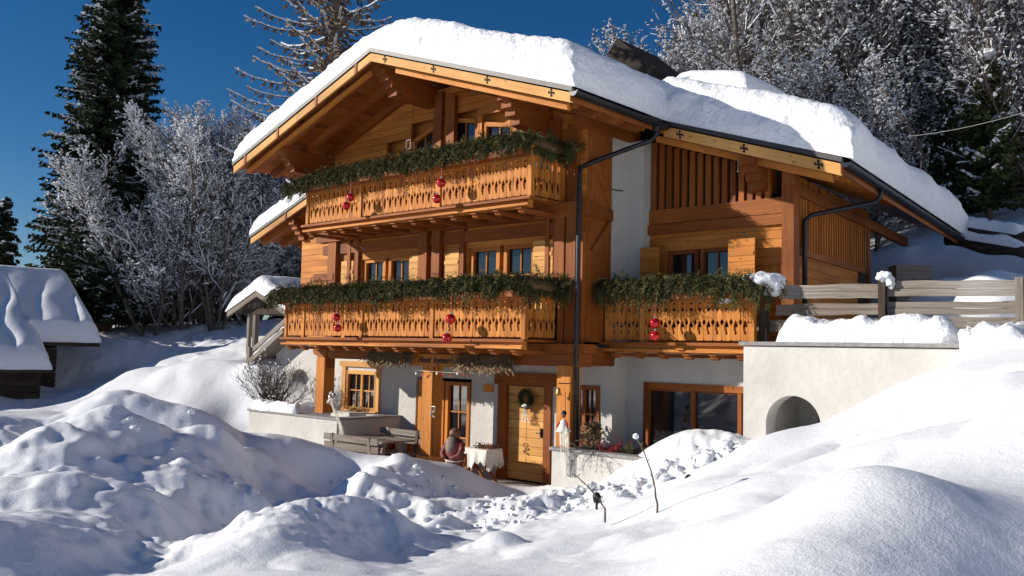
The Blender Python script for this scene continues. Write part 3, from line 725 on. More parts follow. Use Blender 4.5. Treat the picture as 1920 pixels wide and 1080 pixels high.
for side in (-1, 1):
    k = 0; ex = abs((EL if side < 0 else ER)-RX)
    while k*.19 < ex:
        a, b_ = RX+side*k*.19, RX+side*min((k+1)*.19-.006, ex); a, b_ = min(a, b_), max(a, b_)
        slope_box(sf, a, b_, YF+.05, U+.9, -.10, -.062); k += 1
    ex2 = abs((EL2 if side < 0 else ER2)-RX)
    while k*.19 < ex2:
        a, b_ = RX+side*k*.19, RX+side*min((k+1)*.19-.006, ex2); a, b_ = min(a, b_), max(a, b_)
        if side < 0: slope_box(sf, a, b_, YS+.05, YB, -.10, -.062)
        else:
            sh = (SKX-ER2)*(b_-ER)/(ER2-ER)
            sf.hexa([(a, YS+.05, rz(a)-.1), (b_, YS+.05, rz(b_)-.1), (a+sh, SKY, rz(a)-.2), (b_+sh, SKY, rz(b_)-.2), (a, YS+.05, rz(a)-.062), (b_, YS+.05, rz(b_)-.062), (a+sh, SKY, rz(a)-.162), (b_+sh, SKY, rz(b_)-.162)], 1, (.19, 9, .04))
        k += 1
    k2 = int(ex/.19)+1
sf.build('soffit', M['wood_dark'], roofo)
# rafters
def rafter(xa, xb, y, w=.13, zt=-.1, h=.17, mat='wood_dark', shift=0):
    r = MB(); za, zb = rz(xa), rz(xb); e = .08 if xb > xa else -.08
    xs_ = [xa, xb-e, xb]
    r.prism([(xa, za+zt), (xb, zb+zt), (xb, zb+zt-h*.45), (xb-e, zb+zt-h*.95), (xb-2*e, zb+zt-h*.8), (xb-2.6*e, zb+zt-h), (xa, za+zt-h)], lambda a, c, t: (a, t, c), y, y+w)
    r.build('rafter', M[mat], roofo)
yy = YF+.32
while yy < U+.6:
    rafter(RX, EL+.12, yy); rafter(RX, ER-.12, yy); yy += .72
yy = YF+3.3
while yy < YB:
    ex_ = skx(yy)-.12
    r = MB(); xa = -8.6; zt = -.1-(yy-YS)*.009
    r.prism([(xa, rz(xa)+zt), (ex_, rz(ex_)+zt), (ex_, rz(ex_)+zt-.08), (ex_-.08, rz(ex_)+zt-.16), (ex_-.2, rz(ex_)+zt-.12), (xa, rz(xa)+zt-.17)], lambda a, c, t: (a, t, c), yy, yy+.13); r.build('rafter', M['wood'], roofo)
    if yy < 20: rafter(-21.5, EL2+.12, yy)
    yy += .68
# barge boards with cross cut-outs, metal trim, gutters
def barge(xa, xb, y, zt=-.02, h=.2, th=.05, name='barge_board', mat='wood_pale'):
    r = MB(); n = max(1, int(abs(xb-xa)/2.2)); 
    for k in range(n):
        a, b_ = xa+(xb-xa)*k/n, xa+(xb-xa)*(k+1)/n
        if a > b_: a, b_ = b_, a
        r.hexa([(a+.002, y, rz(a)+zt-h), (b_-.002, y, rz(b_)+zt-h), (a+.002, y+th, rz(a)+zt-h), (b_-.002, y+th, rz(b_)+zt-h), (a+.002, y, rz(a)+zt), (b_-.002, y, rz(b_)+zt), (a+.002, y+th, rz(a)+zt), (b_-.002, y+th, rz(b_)+zt)], 0, (b_-a, th, h))
    return r.build(name, M[mat], roofo)
barge(RX, ER+.02, YF, -.03, .21); barge(RX, EL-.02, YF, -.03, .21); barge(ER+.02, ER2, YS, -.03, .24); barge(EL, EL2, YS, -.03, .2)
barge(RX+.6, ER-.25, YF+.22, -.24, .13, .08, 'lower_barge_board', 'wood'); barge(RX-.3, EL+.25, YF+.22, -.24, .10, .08, 'lower_barge_board', 'wood'); barge(ER-.3, ER2-.25, YS+.2, -.27, .14, .08, 'lower_barge_board', 'wood')
def cross(xc, y, s=.074, dz=-.135):
    r = MB(); z = rz(xc)+dz
    for a in range(4):
        t = a*math.pi/2
        r.prism([(.02*math.cos(t+math.pi/2)*.8, .02*math.sin(t+math.pi/2)*.8), (s*math.cos(t-.42), s*math.sin(t-.42)), (s*1.08*math.cos(t), s*1.08*math.sin(t)), (s*math.cos(t+.42), s*math.sin(t+.42))], lambda p, q, tt: (xc+p, tt, z+q-SL*p*(1 if xc > RX else -1)), y-.004, y+.002)
    r.prism([(.03*math.cos(t), .03*math.sin(t)) for t in np.linspace(0, 2*math.pi, 9)[:-1]], lambda p, q, tt: (xc+p, tt, z+q), y-.005, y+.001)
    r.build('cross_cutout', M['dark'], roofo)
for xc in (at(722, 107, 1, YF)[0], at(813, 123, 1, YF)[0], at(914, 141, 1, YF)[0], at(1034, 162, 1, YF)[0]): cross(xc, YF)
for xc in (at(1535, 298, 1, YS)[0], at(1395, 268, 1, YS)[0], at(1275, 243, 1, YS)[0]): cross(xc, YS, .08, -.16)
for px, py in ((668, 123), (593, 187), (521, 245), (460, 300)):
    xc = at(px, py, 1, YF)[0]; r = MB(); r.hexa([(xc+i*.08-.04, YF-.02+j*.1, rz(xc+i*.08-.04)-.27+k*.27) for k in (0, 1) for j in (0, 1) for i in (0, 1)], 2, (.1, .1, .3)); r.build('strap', M['wood_dark'], roofo)
xc = at(536, 404, 1, YS)[0]; r = MB(); r.hexa([(xc+i*.08-.04, YS-.02+j*.1, rz(xc+i*.08-.04)-.26+k*.26) for k in (0, 1) for j in (0, 1) for i in (0, 1)], 2, (.1, .1, .3)); r.build('strap', M['wood_dark'], roofo)
for xa, xb, y in ((RX, ER+.05, YF), (RX, EL-.05, YF), (ER, ER2+.02, YS), (EL, EL2-.02, YS)):
    tm = MB(); a, b_ = min(xa, xb), max(xa, xb)
    tm.hexa([(a+i*(b_-a), y-.03+j*.08, rz(a+i*(b_-a))-.032+k*.09) for k in (0, 1) for j in (0, 1) for i in (0, 1)], 0, (b_-a, .1, .1)); tm.build('metal_trim', M['roofmetal'], roofo)
def gutter(p0, p1, r=.085):
    g = MB(); p0 = Vector(p0); p1 = Vector(p1); d = (p1-p0).normalized(); sd = d.cross(Vector((0, 0, 1))).normalized()
    G_ = []
    for rr in (r, r-.012):
        G_.append([[tuple(p+sd*(rr*math.cos(t))+Vector((0, 0, rr*math.sin(t)))) for t in np.linspace(math.pi, 2*math.pi, 10)] for p in (p0, p1)])
    g.grid(G_[0]); g.grid(G_[1])
    for p in (p0, p1): g.prism([(r*math.cos(t), r*math.sin(t)) for t in np.linspace(math.pi, 2*math.pi, 10)], lambda a, c, t: tuple(p+sd*a+Vector((0, 0, c))+d*t), -.004, .004)
    g.tube([p0+sd*r, p1+sd*r], .014); g.tube([p0-sd*r, p1-sd*r], .014)
    return g.build('gutter', M['metal'], roofo, smooth=False)
gutter((ER+.09, YF-.04, rz(ER)-.06), (ER+.09, YS+.02, rz(ER)-.09)); gutter((ER2+.09, YS-.05, rz(ER2)-.06), (SKX+.09, SKY, rz(ER2)-.2))
pe = MB(); pe.hexa([(ER-.01+i*.03, YF+j*(YS-YF), rz(ER)-.22+k*.2) for k in (0, 1) for j in (0, 1) for i in (0, 1)], 1, (.03, 3, .2))
pe.bar((ER2, YS, rz(ER2)-.14), (SKX, SKY, rz(ER2)-.26), .03, .2); pe.build('eaves_board', M['wood_dark'], roofo)
dp = MB()
a = Vector((ER+.09, 15.05, rz(ER)-.14))
dp.tube([a, a+Vector((0, 0, -.16)), a+Vector((-.12, -.02, -.28)), (XR+.1, U+.02, 6.72), (XR+.06, U-.32, 6.55), (XR+.06, U-.34, 6.4), (XR+.06, U-.34, 3.05), (XR+.02, U-.3, 2.75), (XR, U-.25, 2.6), (XR, U-.2, .9)], .05, 8)
dp.tube([a+Vector((0, 0, .05)), a+Vector((0, 0, -.12))], .075, 8); dp.build('downpipe', M['metal'], house, smooth=True)
dp = MB()
gx = skx(17.6); a = Vector((gx+.09, 17.6, rz(ER2)-.2)); pc = Vector(sp(.45, .14, 0))
dp.tube([a+Vector((0, 0, .06)), a+Vector((0, 0, -.1)), a+Vector((-.1, -.02, -.22)), (pc.x+.1, pc.y+.05, 5.62), (pc.x, pc.y, 5.5), (pc.x, pc.y, 5.3), (pc.x, pc.y, 3.1)], .05, 8); dp.build('downpipe', M['metal'], house, smooth=True)
# purlins with stepped ends
def purlin(xc, zt, y0, y1, w=.26):
    r = MB(); r.prism([(y1, zt), (y0-.28, zt), (y0-.28, zt-.12), (y0-.16, zt-.15), (y0-.16, zt-.26), (y0-.04, zt-.29), (y0-.04, zt-.40), (y0+.10, zt-.43), (y0+.10, zt-.56), (y0+.3, zt-.58), (y1, zt-.58)], lambda a, c, t: (t, a, c), xc-w/2, xc+w/2)
    r.build('purlin', M['wood_dark'], roofo)
purlin(RX, RZ-.33, 12.95, 14.9, .3); purlin(-12.1, rz(-12.1)-.3, 13.15, 14.9); purlin(-19.6, rz(-19.6)-.3, 12.95, 14.9); purlin(-8.15, rz(-8.15)-.32, 15.75, 16.6, .3); purlin(-23.2, rz(-23.2)-.3, 15.8, 17)
r = MB(); r.bar((XR-.05, U-.3, rz(XR)-.42), (XR-.05, W2, rz(XR)-.42), .26, .26); r.build('wall_plate', M['wood_dark'], house); r = MB(); r.bar((-19.5, U-.2, 6.2), (-19.5, U-.2, rz(-19.5)-.8), .22, .2, up=(1, 0, 0)); r.build('corner_post', M['wood_dark'], house)
# small hung lamp and the light under the left purlin
lm = MB(); q = at(546, 296, 1, 13.25); lm.lathe([(.0, .12), (.05, .12), (.075, .03), (.08, -.02), (.06, -.09), (.04, -.12), (0, -.12)], q, 10); lm.build('wall_lamp', M['silver'], house, smooth=True)
# dark dormer and a second, snow-capped one
# ------------------------------------------------------------------ snow on the roofs
def edge_prof(L, r, n_edge, step, inset0=.0, bulge=.05):
    """positions along one direction with a height factor: vertical rounded edges at both ends"""
    a = []
    for k in range(n_edge):
        t = k/(n_edge-1)*math.pi/2
        hh = math.sin(t); xx = r*(1-math.cos(t))-bulge*math.sin(t*2)
        a.append((xx, hh))
    n = max(2, int((L-2*r)/step)); mid = [(r+(L-2*r)*k/n, 1.0) for k in range(1, n)]
    return a+mid+[(L-x, h) for x, h in a[::-1]]
def snow_slab(name, fpos, Lx, Ly, th, label, cat='roof snow', rx=.35, ry=.28, step=.07, stepy=.2, amp=.03, group=None, bulgex=.06, bulgey=.03, ne=15, prof=None, mat='snow_roof', ry_n=None):
    ex = edge_prof(Lx, rx, ne, step, bulge=bulgex); ey = edge_prof(Ly, ry, ne, stepy, bulge=bulgey)
    nx, ny = len(ex), len(ey); V = []
    for (y, hy) in ey:
        for (x, hx) in ex:
            h = min(hx, hy) if min(hx, hy) < .999 else 1.0
            h = hx*hy
            t = th(x, y) if callable(th) else th
            p = Vector(fpos(x, y, h*t))
            q = p*2.2
            dx = mn.noise_vector(q)*amp*.8+mn.noise_vector(p*6.5)*amp*.65+mn.noise_vector(p*13+Vector((5, 1, 2)))*amp*.3
            g = min(1, h*4)
            V.append(tuple(p+Vector((dx.x, dx.y*1.2, dx.z*.8))*g+Vector((0, 0, mn.noise(p*.8)*.05*g))))
    F = [(j*nx+i, j*nx+i+1, (j+1)*nx+i+1, (j+1)*nx+i) for j in range(ny-1) for i in range(nx-1)]
    me = bpy.data.meshes.new(name); org = V[0]
    me.from_pydata([(a-org[0], b-org[1], c-org[2]) for a, b, c in V], [], F); me.polygons.foreach_set('use_smooth', [True]*len(F))
    me.materials.append(M[mat]); o = bpy.data.objects.new(name, me); COL.objects.link(o); o.location = org
    return tag(o, label, cat, group)
mainL = ER-EL
def fmain(x, y, h):
    X = EL-.03+x; z = rz(X)+.06
    # the crest of the drift is smooth over the ridge
    return (X, YF-.02+y, z+h)
def thm(x, y):
    X = EL+x; s = (X-RX)
    base = .60 if s < 0 else .60+.28*min(1, s/1.2)
    if s > 1.0: base += .04*math.sin(s*1.1)
    return base+.10*math.exp(-(s/.5)**2)*0-(.10*math.exp(-((s+.1)/.5)**2))
snow_slab('roof_snow', fmain, mainL+.12, 13.6, thm, 'thick lumpy snow slab over the chalet main gable roof, thickest part above the front ridge', rx=.42, ry=.30, step=.065, stepy=.22, amp=.05)
def fwr(x, y, h):
    X0 = ER-.3+x; f = (X0-ER)/(ER2-ER); sh = (SKX-ER2)*max(0, f)*(y/(SKY-YS))
    X = X0+sh+.06*max(0, f); z = rz(X0)+.05-.1*max(0, f)*y/(SKY-YS)
    return (X, YS-.02+y, z+h)
snow_slab('roof_snow', fwr, (ER2-ER)+.38, 11.0, lambda x, y: .93+.05*math.sin(y*.9+1)+.05*math.sin(y*2.1), 'thick snow over the lower right wing roof, bulging past the long dark gutter', rx=.5, ry=.30, step=.06, stepy=.16, amp=.055, bulgex=.16)
def fwl(x, y, h):
    X = EL2-.03+x; return (X, YS-.02+y, rz(X)+.06+h)
snow_slab('roof_snow', fwl, 4.2, 10, .52, 'snow strip on the small left wing roof beside the upper balcony', rx=.35, ry=.25, step=.08, stepy=.4, amp=.04)
# dormer pieces behind the ridge
dm = MB(); p0 = at(1157, 71, 1, 25.0); p1 = at(1262, 150, 1, 25.0); p2 = at(1140, 100, 1, 25.0)
dm.prism([(p0[0], p0[2]), (p1[0]+1.0, p1[2]-.9), (p1[0]-1.5, p1[2]-1.6), (p2[0]-.6, p2[2]-1.2), (p2[0], p2[2])], lambda a, b, t: (a, t, b), 25, 27.5)
dm.build('dormer_roof', M['dark'], label='dark bare metal gable roof rising behind the snowy ridge', cat='roof')
db = at(1290, 150, 1, 24.0); dr = at(1448, 165, 1, 24.0); dtp = at(1428, 122, 1, 24.0)
def fds(x, y, h):
    X = db[0]-.6+x; zz = db[2]-.05+(dtp[2]-.55-db[2])*min(1, max(0, (x-.6)/(dr[0]-db[0])*1.1)); return (X, 24+y, zz-.3+h)
dz = MB(); dz.box(db[0]+.2, dr[0]-1.1, 24.2, 26.6, db[2]-2.2, db[2]-.4); dz.build('dormer', M['wood_dark'], label='wooden dormer body hidden under a white snow block behind the roof', cat='dormer')
snow_slab('roof_snow', fds, dr[0]-db[0]-.2, 3.0, .75, 'rounded white snow block standing alone behind the right end of the ridge', rx=.3, ry=.3, amp=.012)

def snow_mound(name, pts, wid, hei, label, cat='snow', n=14, amp=.05, seed=0, step=.07, mat='snow_rough', group=None, droop=0.0):
    """lumpy ridge of snow lying along a path (list of 3d points)"""
    pts = [Vector(p) for p in pts]; V = []; L = [0]
    for a, b in zip(pts, pts[1:]): L.append(L[-1]+(b-a).length)
    ns = max(6, int(L[-1]/step)); rows = []
    for i in range(ns+1):
        s = L[-1]*i/ns; k = max(j for j in range(len(L)-1) if L[j] <= s+1e-9); f = (s-L[k])/(L[k+1]-L[k]); p = pts[k].lerp(pts[k+1], f); d = (pts[k+1]-pts[k]).normalized()
        sd = Vector((d.y, -d.x, 0)).normalized()
        e = min(s, L[-1]-s); en = math.sqrt(max(0, 1-max(0, 1-e/(.6*hei+.12))**2))
        hh = (hei*(1+.28*mn.noise(Vector((s*1.6, seed, 0)))+.12*mn.noise(Vector((s*5, seed, 3)))))*en; ww = wid*(.9+.12*mn.noise(Vector((s*2.3, seed+5, 0))))*(.35+.65*en)
        row = []
        for j in range(n+1):
            t = math.pi*j/n; c = math.cos(t); q = p+sd*(ww/2*(abs(c)**.7)*(1 if c > 0 else -1))+Vector((0, 0, hh*math.sin(t)**.75-(droop if j in (0, n) else 0)))
            w = math.sin(t)**.5; dv = mn.noise_vector(q*4)*amp+mn.noise_vector(q*9)*amp*.6+mn.noise_vector(q*19)*amp*.3
            row.append(q+dv*w)
        rows.append(row)
    mb = MB(); mb.grid(rows); return mb.build(name, M[mat], smooth=True, label=label, cat=cat, group=group)
# ------------------------------------------------------------------ terrace, wall with arch, fence
TY = 14.4
mb = MB(); txl = at(1394, 700, 1, TY)[0]; cxa = (at(1436, 790, 1, TY)[0]+at(1539, 790, 1, TY)[0])/2; hwa = (at(1539, 790, 1, TY)[0]-at(1436, 790, 1, TY)[0])/2; zta = at(1487, 742, 1, TY)[2]
arc = [(cxa-hwa, -.5)]+[(cxa+hwa*math.cos(t), zta-hwa+hwa*math.sin(t)) for t in np.linspace(math.pi, 0, 25)]+[(cxa+hwa, -.5)]
mb.prism([(txl, -.5)]+arc+[(3.0, -.5), (3.0, 3.06), (txl, 3.06)], lambda a, b, t: (a, t, b), TY, TY+.35)
mb.box(cxa-hwa-.25, cxa-hwa-.05, TY+.35, TY+1.6, -.5, 3.0); mb.box(cxa-hwa-.3, cxa+hwa+.3, TY+1.61, TY+1.8, -.5, 3.0)
tw = mb.build('terrace_wall', M['plaster'], label='tall white plastered terrace wall with an arched opening half buried in snow', cat='wall')
cb = MB(); cb.box(txl-.07, 3, TY-.05, TY+.75, 3.075, 3.14, 0); cb.build('coping', M['stone'], tw)
cb = MB(); cb.box(cxa+.02, cxa+hwa+.28, TY+1.2, TY+1.6, -.5, 3.0, 2); cb.build('wooden_panel', M['wood_dark'], tw)
cb = MB(); cb.box(txl+.36, 3.5, TY+.75, 21, 2.85, 3.07, 0); cb.build('terrace_slab', M['snow'], tw)
def zig(px0, px1, py, y): a = at(px0, py, 1, y); b = at(px1, py, 1, y); return a, b
snow_mound('wall_snow', [(at(1445, 640, 1, TY)[0], TY+.28, 3.13), (-5.9, TY+.28, 3.13), (-4.2, TY+.28, 3.12)], .62, .42, 'long lumpy snow ridge along the top of the white terrace wall', amp=.06, seed=3)
snow_mound('wall_snow', [(at(1868, 640, 1, TY)[0], TY+.12, 2.95), (-4.0, TY+.02, 2.95), (-3.0, TY-.1, 3.0)], .95, .46, 'crumbled snow heap spilling over the right end of the terrace wall', amp=.09, seed=8, droop=.35)
FY = TY+.78
fen = thing('board_fence', (-5, FY, 3.1), 'weathered grey fence of thick horizontal boards on dark posts above the terrace wall', 'fence')
def fboard(px0, px1, pyt0, pyt1, pyb0, pyb1, y=FY, w=.05):
    a0, a1 = at(px0, pyt0, 1, y), at(px1, pyt1, 1, y); b0, b1 = at(px0, pyb0, 1, y), at(px1, pyb1, 1, y)
    mb = MB(); n = 26; ou = rnd.uniform(0, 99); s = rnd.uniform(0, 50); rows = []
    for i in range(n+1):
        f = i/n; x = a0[0]+(a1[0]-a0[0])*f; zt = a0[2]+(a1[2]-a0[2])*f+.02*mn.noise(Vector((x*1.7, s, 0))); zb = b0[2]+(b1[2]-b0[2])*f+.016*mn.noise(Vector((x*2.3, s, 4)))
        rows.append((x, zt, zb))
    for r0, r1 in zip(rows, rows[1:]):
        m0, m1 = (r0[1]+r0[2])/2, (r1[1]+r1[2])/2; u0, u1 = ou+r0[0], ou+r1[0]
        for (za, zb_, za1, zb1, yy) in ((r0[1], m0+.004, r1[1], m1+.004, y), (m0-.004, r0[2], m1-.004, r1[2], y-.008)):
            b = len(mb.v); mb.v += [(r0[0], yy, zb_), (r1[0], yy, zb1), (r1[0], yy, za1), (r0[0], yy, za), (r0[0], yy+w, zb_), (r1[0], yy+w, zb1), (r1[0], yy+w, za1), (r0[0], yy+w, za)]
            for q in ((0, 1, 2, 3), (5, 4, 7, 6), (3, 2, 6, 7), (4, 5, 1, 0)): mb.face([b+k for k in q], [(u0 if k in (0, 3, 4, 7) else u1, 0.0 if k in (0, 1, 4, 5) else .12) for k in q])
    return mb.build('fence_board', M['grey_wood'], fen)
fboard(1462, 1652, 536, 531, 561, 559); fboard(1455, 1652, 570, 568, 592, 590); fboard(1400, 1652, 601, 597, 622, 618)
fboard(1662, 1912, 527, 525, 556, 554); fboard(1662, 1912, 566, 565, 590, 588); fboard(1662, 1912, 596, 593, 616, 612); fboard(1905, 1990, 524, 523, 556, 555); fboard(1905, 1990, 566, 565, 590, 590)
for px, py, hh, wd in ((1433, 580, 1.02, .14), (1655, 528, 1.12, .11), (1912, 520, 1.15, .11)):
    q = at(px, py, 1, FY-.06); mb = MB(); mb.box(q[0]-wd/2, q[0]+wd/2, FY-.12, FY-.012, 3.05, q[2], 2); mb.build('fence_post', M['grey_dark'] if px < 1900 else M['grey_wood'], fen)
q = at(1658, 524, 1, FY-.05)
mb = MB(); mb.blob((q[0], q[1], q[2]+.05), .12, 3, .3, (1, 1, .85), 3); mb.blob((q[0]+.1, q[1], q[2]-.05), .08, 3, .3, (1, 1, 1.2), 5); mb.build('snow_cap', M['snow_rough'], fen, smooth=True)
# big snow pillow on the garland at the fence corner
mb = MB()
for px, py, r, sq, sd in ((1375, 542, .33, (1.15, .8, .62), 1), (1425, 530, .36, (1.1, .8, .6), 4), (1446, 536, .24, (.9, .8, .8), 6), (1362, 558, .16, (1, .8, .8), 2)):
    q = at(px, py, 1, 15.0); mb.blob(q, r, 5, .16, sq, sd)
mb.build('snow_pillow', M['snow_rough'], smooth=True, label='big snow pillow resting on the fir garland where the balcony meets the fence', cat='snow')

# ------------------------------------------------------------------ low walls, planters
LW0 = at(467, 767, 1, 13.3); lx1 = -17.64
mb = MB(); mb.box(LW0[0], lx1, 13.3, 13.55, -.6, 1.15); mb.box(lx1-.25, lx1, 13.55, G, -.6, 1.15)
mb.box(LW0[0], LW0[0]+.25, 13.55, G, -.6, 1.1)
mb.box(lx1-2.2, lx1-.25, 14.75, G, -.3, 1.2)
lw = mb.build('planter_wall', M['plaster'], label='low white plastered wall with grey coping left of the garden table', cat='wall')
mb = MB(); mb.box(LW0[0]-.04, lx1+.04, 13.26, 13.6, 1.153, 1.2, 0); mb.box(lx1-.3, lx1+.04, 13.6, G, 1.153, 1.2, 1); mb.build('coping', M['stone'], lw)
mb = MB(); mb.box(LW0[0]+.3, lx1-.3, 13.6, 15.25, .7, 1.0); mb.build('planter_soil', M['snow'], lw)
snow_mound('wall_snow', [(LW0[0]+.02, 13.42, 1.19), (-20.5, 13.42, 1.19), (-19.3, 13.42, 1.19)], .34, .26, 'snow lying on the left end of the low plastered wall', amp=.06, seed=12)
# retaining wall further left
mb = MB(); a = at(400, 757, 1, 14.6); mb.box(a[0]-3.5, -22.2, 14.6, 15.0, -.3, 1.35); rw = mb.build('retaining_wall', M['plaster'], label='shaded plaster retaining wall under the snow bank left of the planter', cat='wall')
# right-hand planter in front of the porch
PYF = 13.55
q0 = at(1035, 838, 1, PYF); q1 = at(1250, 862, 1, PYF)
mb = MB(); mb.box(q0[0], q1[0], PYF, PYF+.2, -.4, q0[2]-.06); mb.box(q0[0], q0[0]+.2, PYF+.2, G-.02, -.4, q0[2]-.06)
pw = mb.build('planter_wall', M['plaster'], label='low white plastered planter wall right of the front door', cat='wall')
mb = MB(); mb.box(q0[0]-.04, q1[0], PYF-.04, PYF+.24, q0[2]-.056, q0[2], 0); mb.build('coping', M['stone'], pw)
mb = MB(); mb.box(q0[0]+.22, q1[0]+1, PYF+.22, G-.02, .3, q0[2]-.08); mb.build('soil', M['dark'], pw)
PZ = q0[2]

# ------------------------------------------------------------------ garlands of fir twigs
def garland(pts, label, n=100, drop=.32, rad=.13, seed=1, group='fir garlands on the balcony rails', front=(0, -1, 0), name='fir_garland'):
    R = random.Random(seed); pts = [Vector(p) for p in pts]; L = [0]
    for a, b in zip(pts, pts[1:]): L.append(L[-1]+(b-a).length)
    mb = MB(); fr = Vector(front); total = int(n*L[-1])
    core = []
    for i in range(int(L[-1]/.12)+1):
        s = min(L[-1], i*.12); k = max(j for j in range(len(L)-1) if L[j] <= s+1e-9); core.append(pts[k].lerp(pts[k+1], (s-L[k])/(L[k+1]-L[k]))+Vector((0, 0, R.uniform(-.02, .02))))
    mb.cur = 2; mb.tube(core, rad*.55, 6)
    clump = [R.uniform(.5, 1.5) for _ in range(int(L[-1]/.35)+3)]
    for q in range(total):
        s = R.uniform(0, L[-1]); k = max(j for j in range(len(L)-1) if L[j] <= s+1e-9); p = pts[k].lerp(pts[k+1], (s-L[k])/(L[k+1]-L[k])); d = (pts[k+1]-pts[k]).normalized()
        cl = clump[int(s/.35)]
        ang = R.uniform(-.55, 1.25)*math.pi*.62           # 0 = front, + up over to the back
        out = fr*math.cos(ang)+Vector((0, 0, 1))*math.sin(ang)
        p = p+out*rad*R.uniform(.1, .8); 
        dirv = (out*R.uniform(.5, 1)+d*R.uniform(-.9, .9)+Vector((0, 0, R.uniform(-.5, .35)))).normalized()
        ln = drop*cl*R.uniform(.5, 1.35); ns = 6; st = ln/ns; cur = p.copy()
        hue = R.random(); base = 0 if hue < .6 else (1 if hue < .93 else 2)
        for i in range(ns):
            dirv = (dirv+Vector((0, 0, -.34))+fr*.03).normalized(); nx = cur+dirv*st
            sd = dirv.cross(Vector((R.uniform(-1, 1), R.uniform(-1, 1), R.uniform(-1, 1)))).normalized()
            mb.cur = base
            for e in (1, -1, .5):
                sd2 = (Matrix.Rotation(R.uniform(0, 6.28), 3, dirv) @ sd)
                tip = cur+sd2*e*.042*R.uniform(.7, 1.3)+dirv*.045; w = .0085
                b = len(mb.v); mb.v += [tuple(cur-dirv*w), tuple(cur+dirv*w*1.3), tuple(tip+dirv*w*.5), tuple(tip-dirv*w*.5)]; mb.face([b, b+1, b+2, b+3])
            b = len(mb.v); mb.v += [tuple(cur-sd*.006), tuple(cur+sd*.006), tuple(nx+sd*.005), tuple(nx-sd*.005)]; mb.cur = base; mb.face([b, b+1, b+2, b+3])
            cur = nx
    return mb.build(name, [M['needle'], M['needle_tip'], M['needle_brown']], label=label, cat='garland', group=group)
zu, zl = 5.93+.74+.30, 3.13+.76+.30
garland([(-19.45, 12.98, zu-.12), (-18.4, 12.95, zu), (-15, 12.95, zu+.02), (-12.4, 12.95, zu+.05), (-11.72, 12.98, zu+.04), (-11.5, 13.3, zu+.02), (-11.5, U-.1, zu-.02), (-11.1, U-.3, zu-.02)], 'long green fir garland drooping over the upper balcony rail', n=300, rad=.17, drop=.24, seed=1)
garland([(-20.1, 12.98, zl-.12), (-19.6, 12.95, zl), (-15, 12.95, zl), (-11.75, 12.98, zl+.03), (-11.55, 13.3, zl), (-11.6, U-.1, zl), (-11.15, U-.3, zl-.02)], 'long green fir garland drooping over the lower front balcony rail', n=320, rad=.18, drop=.27, seed=2)
garland([(XR-.02, 14.8, zl-.05), (-10.4, 14.72, zl), (-8.6, 14.72, zl), (-7.65, 14.8, zl-.04), (-7.35, 14.95, zl-.14)], 'shorter fir garland on the right balcony, ending under the snow pillow', n=320, rad=.18, drop=.31, seed=3)
# brown hanging tufts under the garlands (dry twigs)
# ------------------------------------------------------------------ red baubles
def bauble_pair(cx_, y, z1, z2, r, label, dx=0):
    t = thing('bauble_pair', (cx_, y, z2-r), label, 'bauble', 'red baubles on the balconies')
    for k, (z, ddx) in enumerate(((z1, 0), (z2, dx))):
        b = MB(); n1, n2 = 20, 12; prof = [(r*math.sin(math.pi*i/n2), -r*math.cos(math.pi*i/n2)) for i in range(n2+1)]; b.lathe(prof, (cx_+ddx, y-.01*k, z), n1); o = b.build('bauble', M['red'], t, smooth=True)
        c = MB(); c.lathe([(0, .035), (.02, .035), (.022, -.005)], (cx_+ddx, y-.01*k, z+r), 8); c.build('cap', M['silver'], o)
    rb = MB(); rb.bar((cx_, y+.005, z1+r+.5), (cx_, y, z1+r), .012, .004, up=(0, 1, 0)); rb.bar((cx_, y, z1-r), (cx_+dx, y, z2+r), .012, .004, up=(0, 1, 0)); rb.build('ribbon', M['redcloth'], t)
def bp(px1, py1, px2, py2, y, r, label):
    a = at(px1, py1, 1, y); b = at(px2, py2, 1, y); bauble_pair(a[0], y, a[2], b[2], r, label, b[0]-a[0])
bp(657, 370, 650, 386, 12.76, .098, 'pair of red baubles on the upper balcony, the left pair under the garland')
bp(827, 343, 820, 373, 12.76, .098, 'pair of red baubles on the upper balcony, right pair near the middle')
bp(631, 595, 634, 615, 12.76, .095, 'pair of red baubles on the lower front balcony, left pair above the bush')
bp(845, 598, 839, 634, 12.76, .105, 'pair of red baubles on the lower front balcony, lower one hanging below the floor edge')
bp(1228, 606, 1229, 630, 14.5, .10, 'pair of red baubles on a beaded string at the right balcony')

# ------------------------------------------------------------------ sign, straw bunches, red ornaments
sg = thing('name_sign', (-15.3, 14.0, 2.5), 'long wooden name board with dark script lettering under the lower balcony', 'sign')
s0 = at(768, 669, 1, 13.98); s1 = at(864, 689, 1, 13.98)
mb = MB(); mb.box(s0[0], s1[0], 13.985, 14.02, 2.50, 2.78, 0); mb.build('board', M['wood'], sg)
cu = bpy.data.curves.new('lettering', 'FONT'); cu.body = 'Hotel  Ingevard'; cu.size = .20; cu.shear = .35; cu.extrude = .004; cu.offset = .004; cu.align_x = 'CENTER'; cu.align_y = 'CENTER'; cu.space_character = .98
to = bpy.data.objects.new('lettering', cu); COL.objects.link(to); bpy.context.view_layer.update()
me = bpy.data.meshes.new_from_object(to.evaluated_get(bpy.context.evaluated_depsgraph_get())); bpy.data.objects.remove(to); me.materials.clear(); me.materials.append(M['iron'])
to = bpy.data.objects.new('lettering', me); COL.objects.link(to); to.parent = sg
to.matrix_parent_inverse = Matrix.Translation(-sg.location); to.location = ((s0[0]+s1[0])/2, 13.978, 2.64); to.rotation_euler = (math.radians(90), 0, 0); to.scale = (.88, 1.0, 1.0)
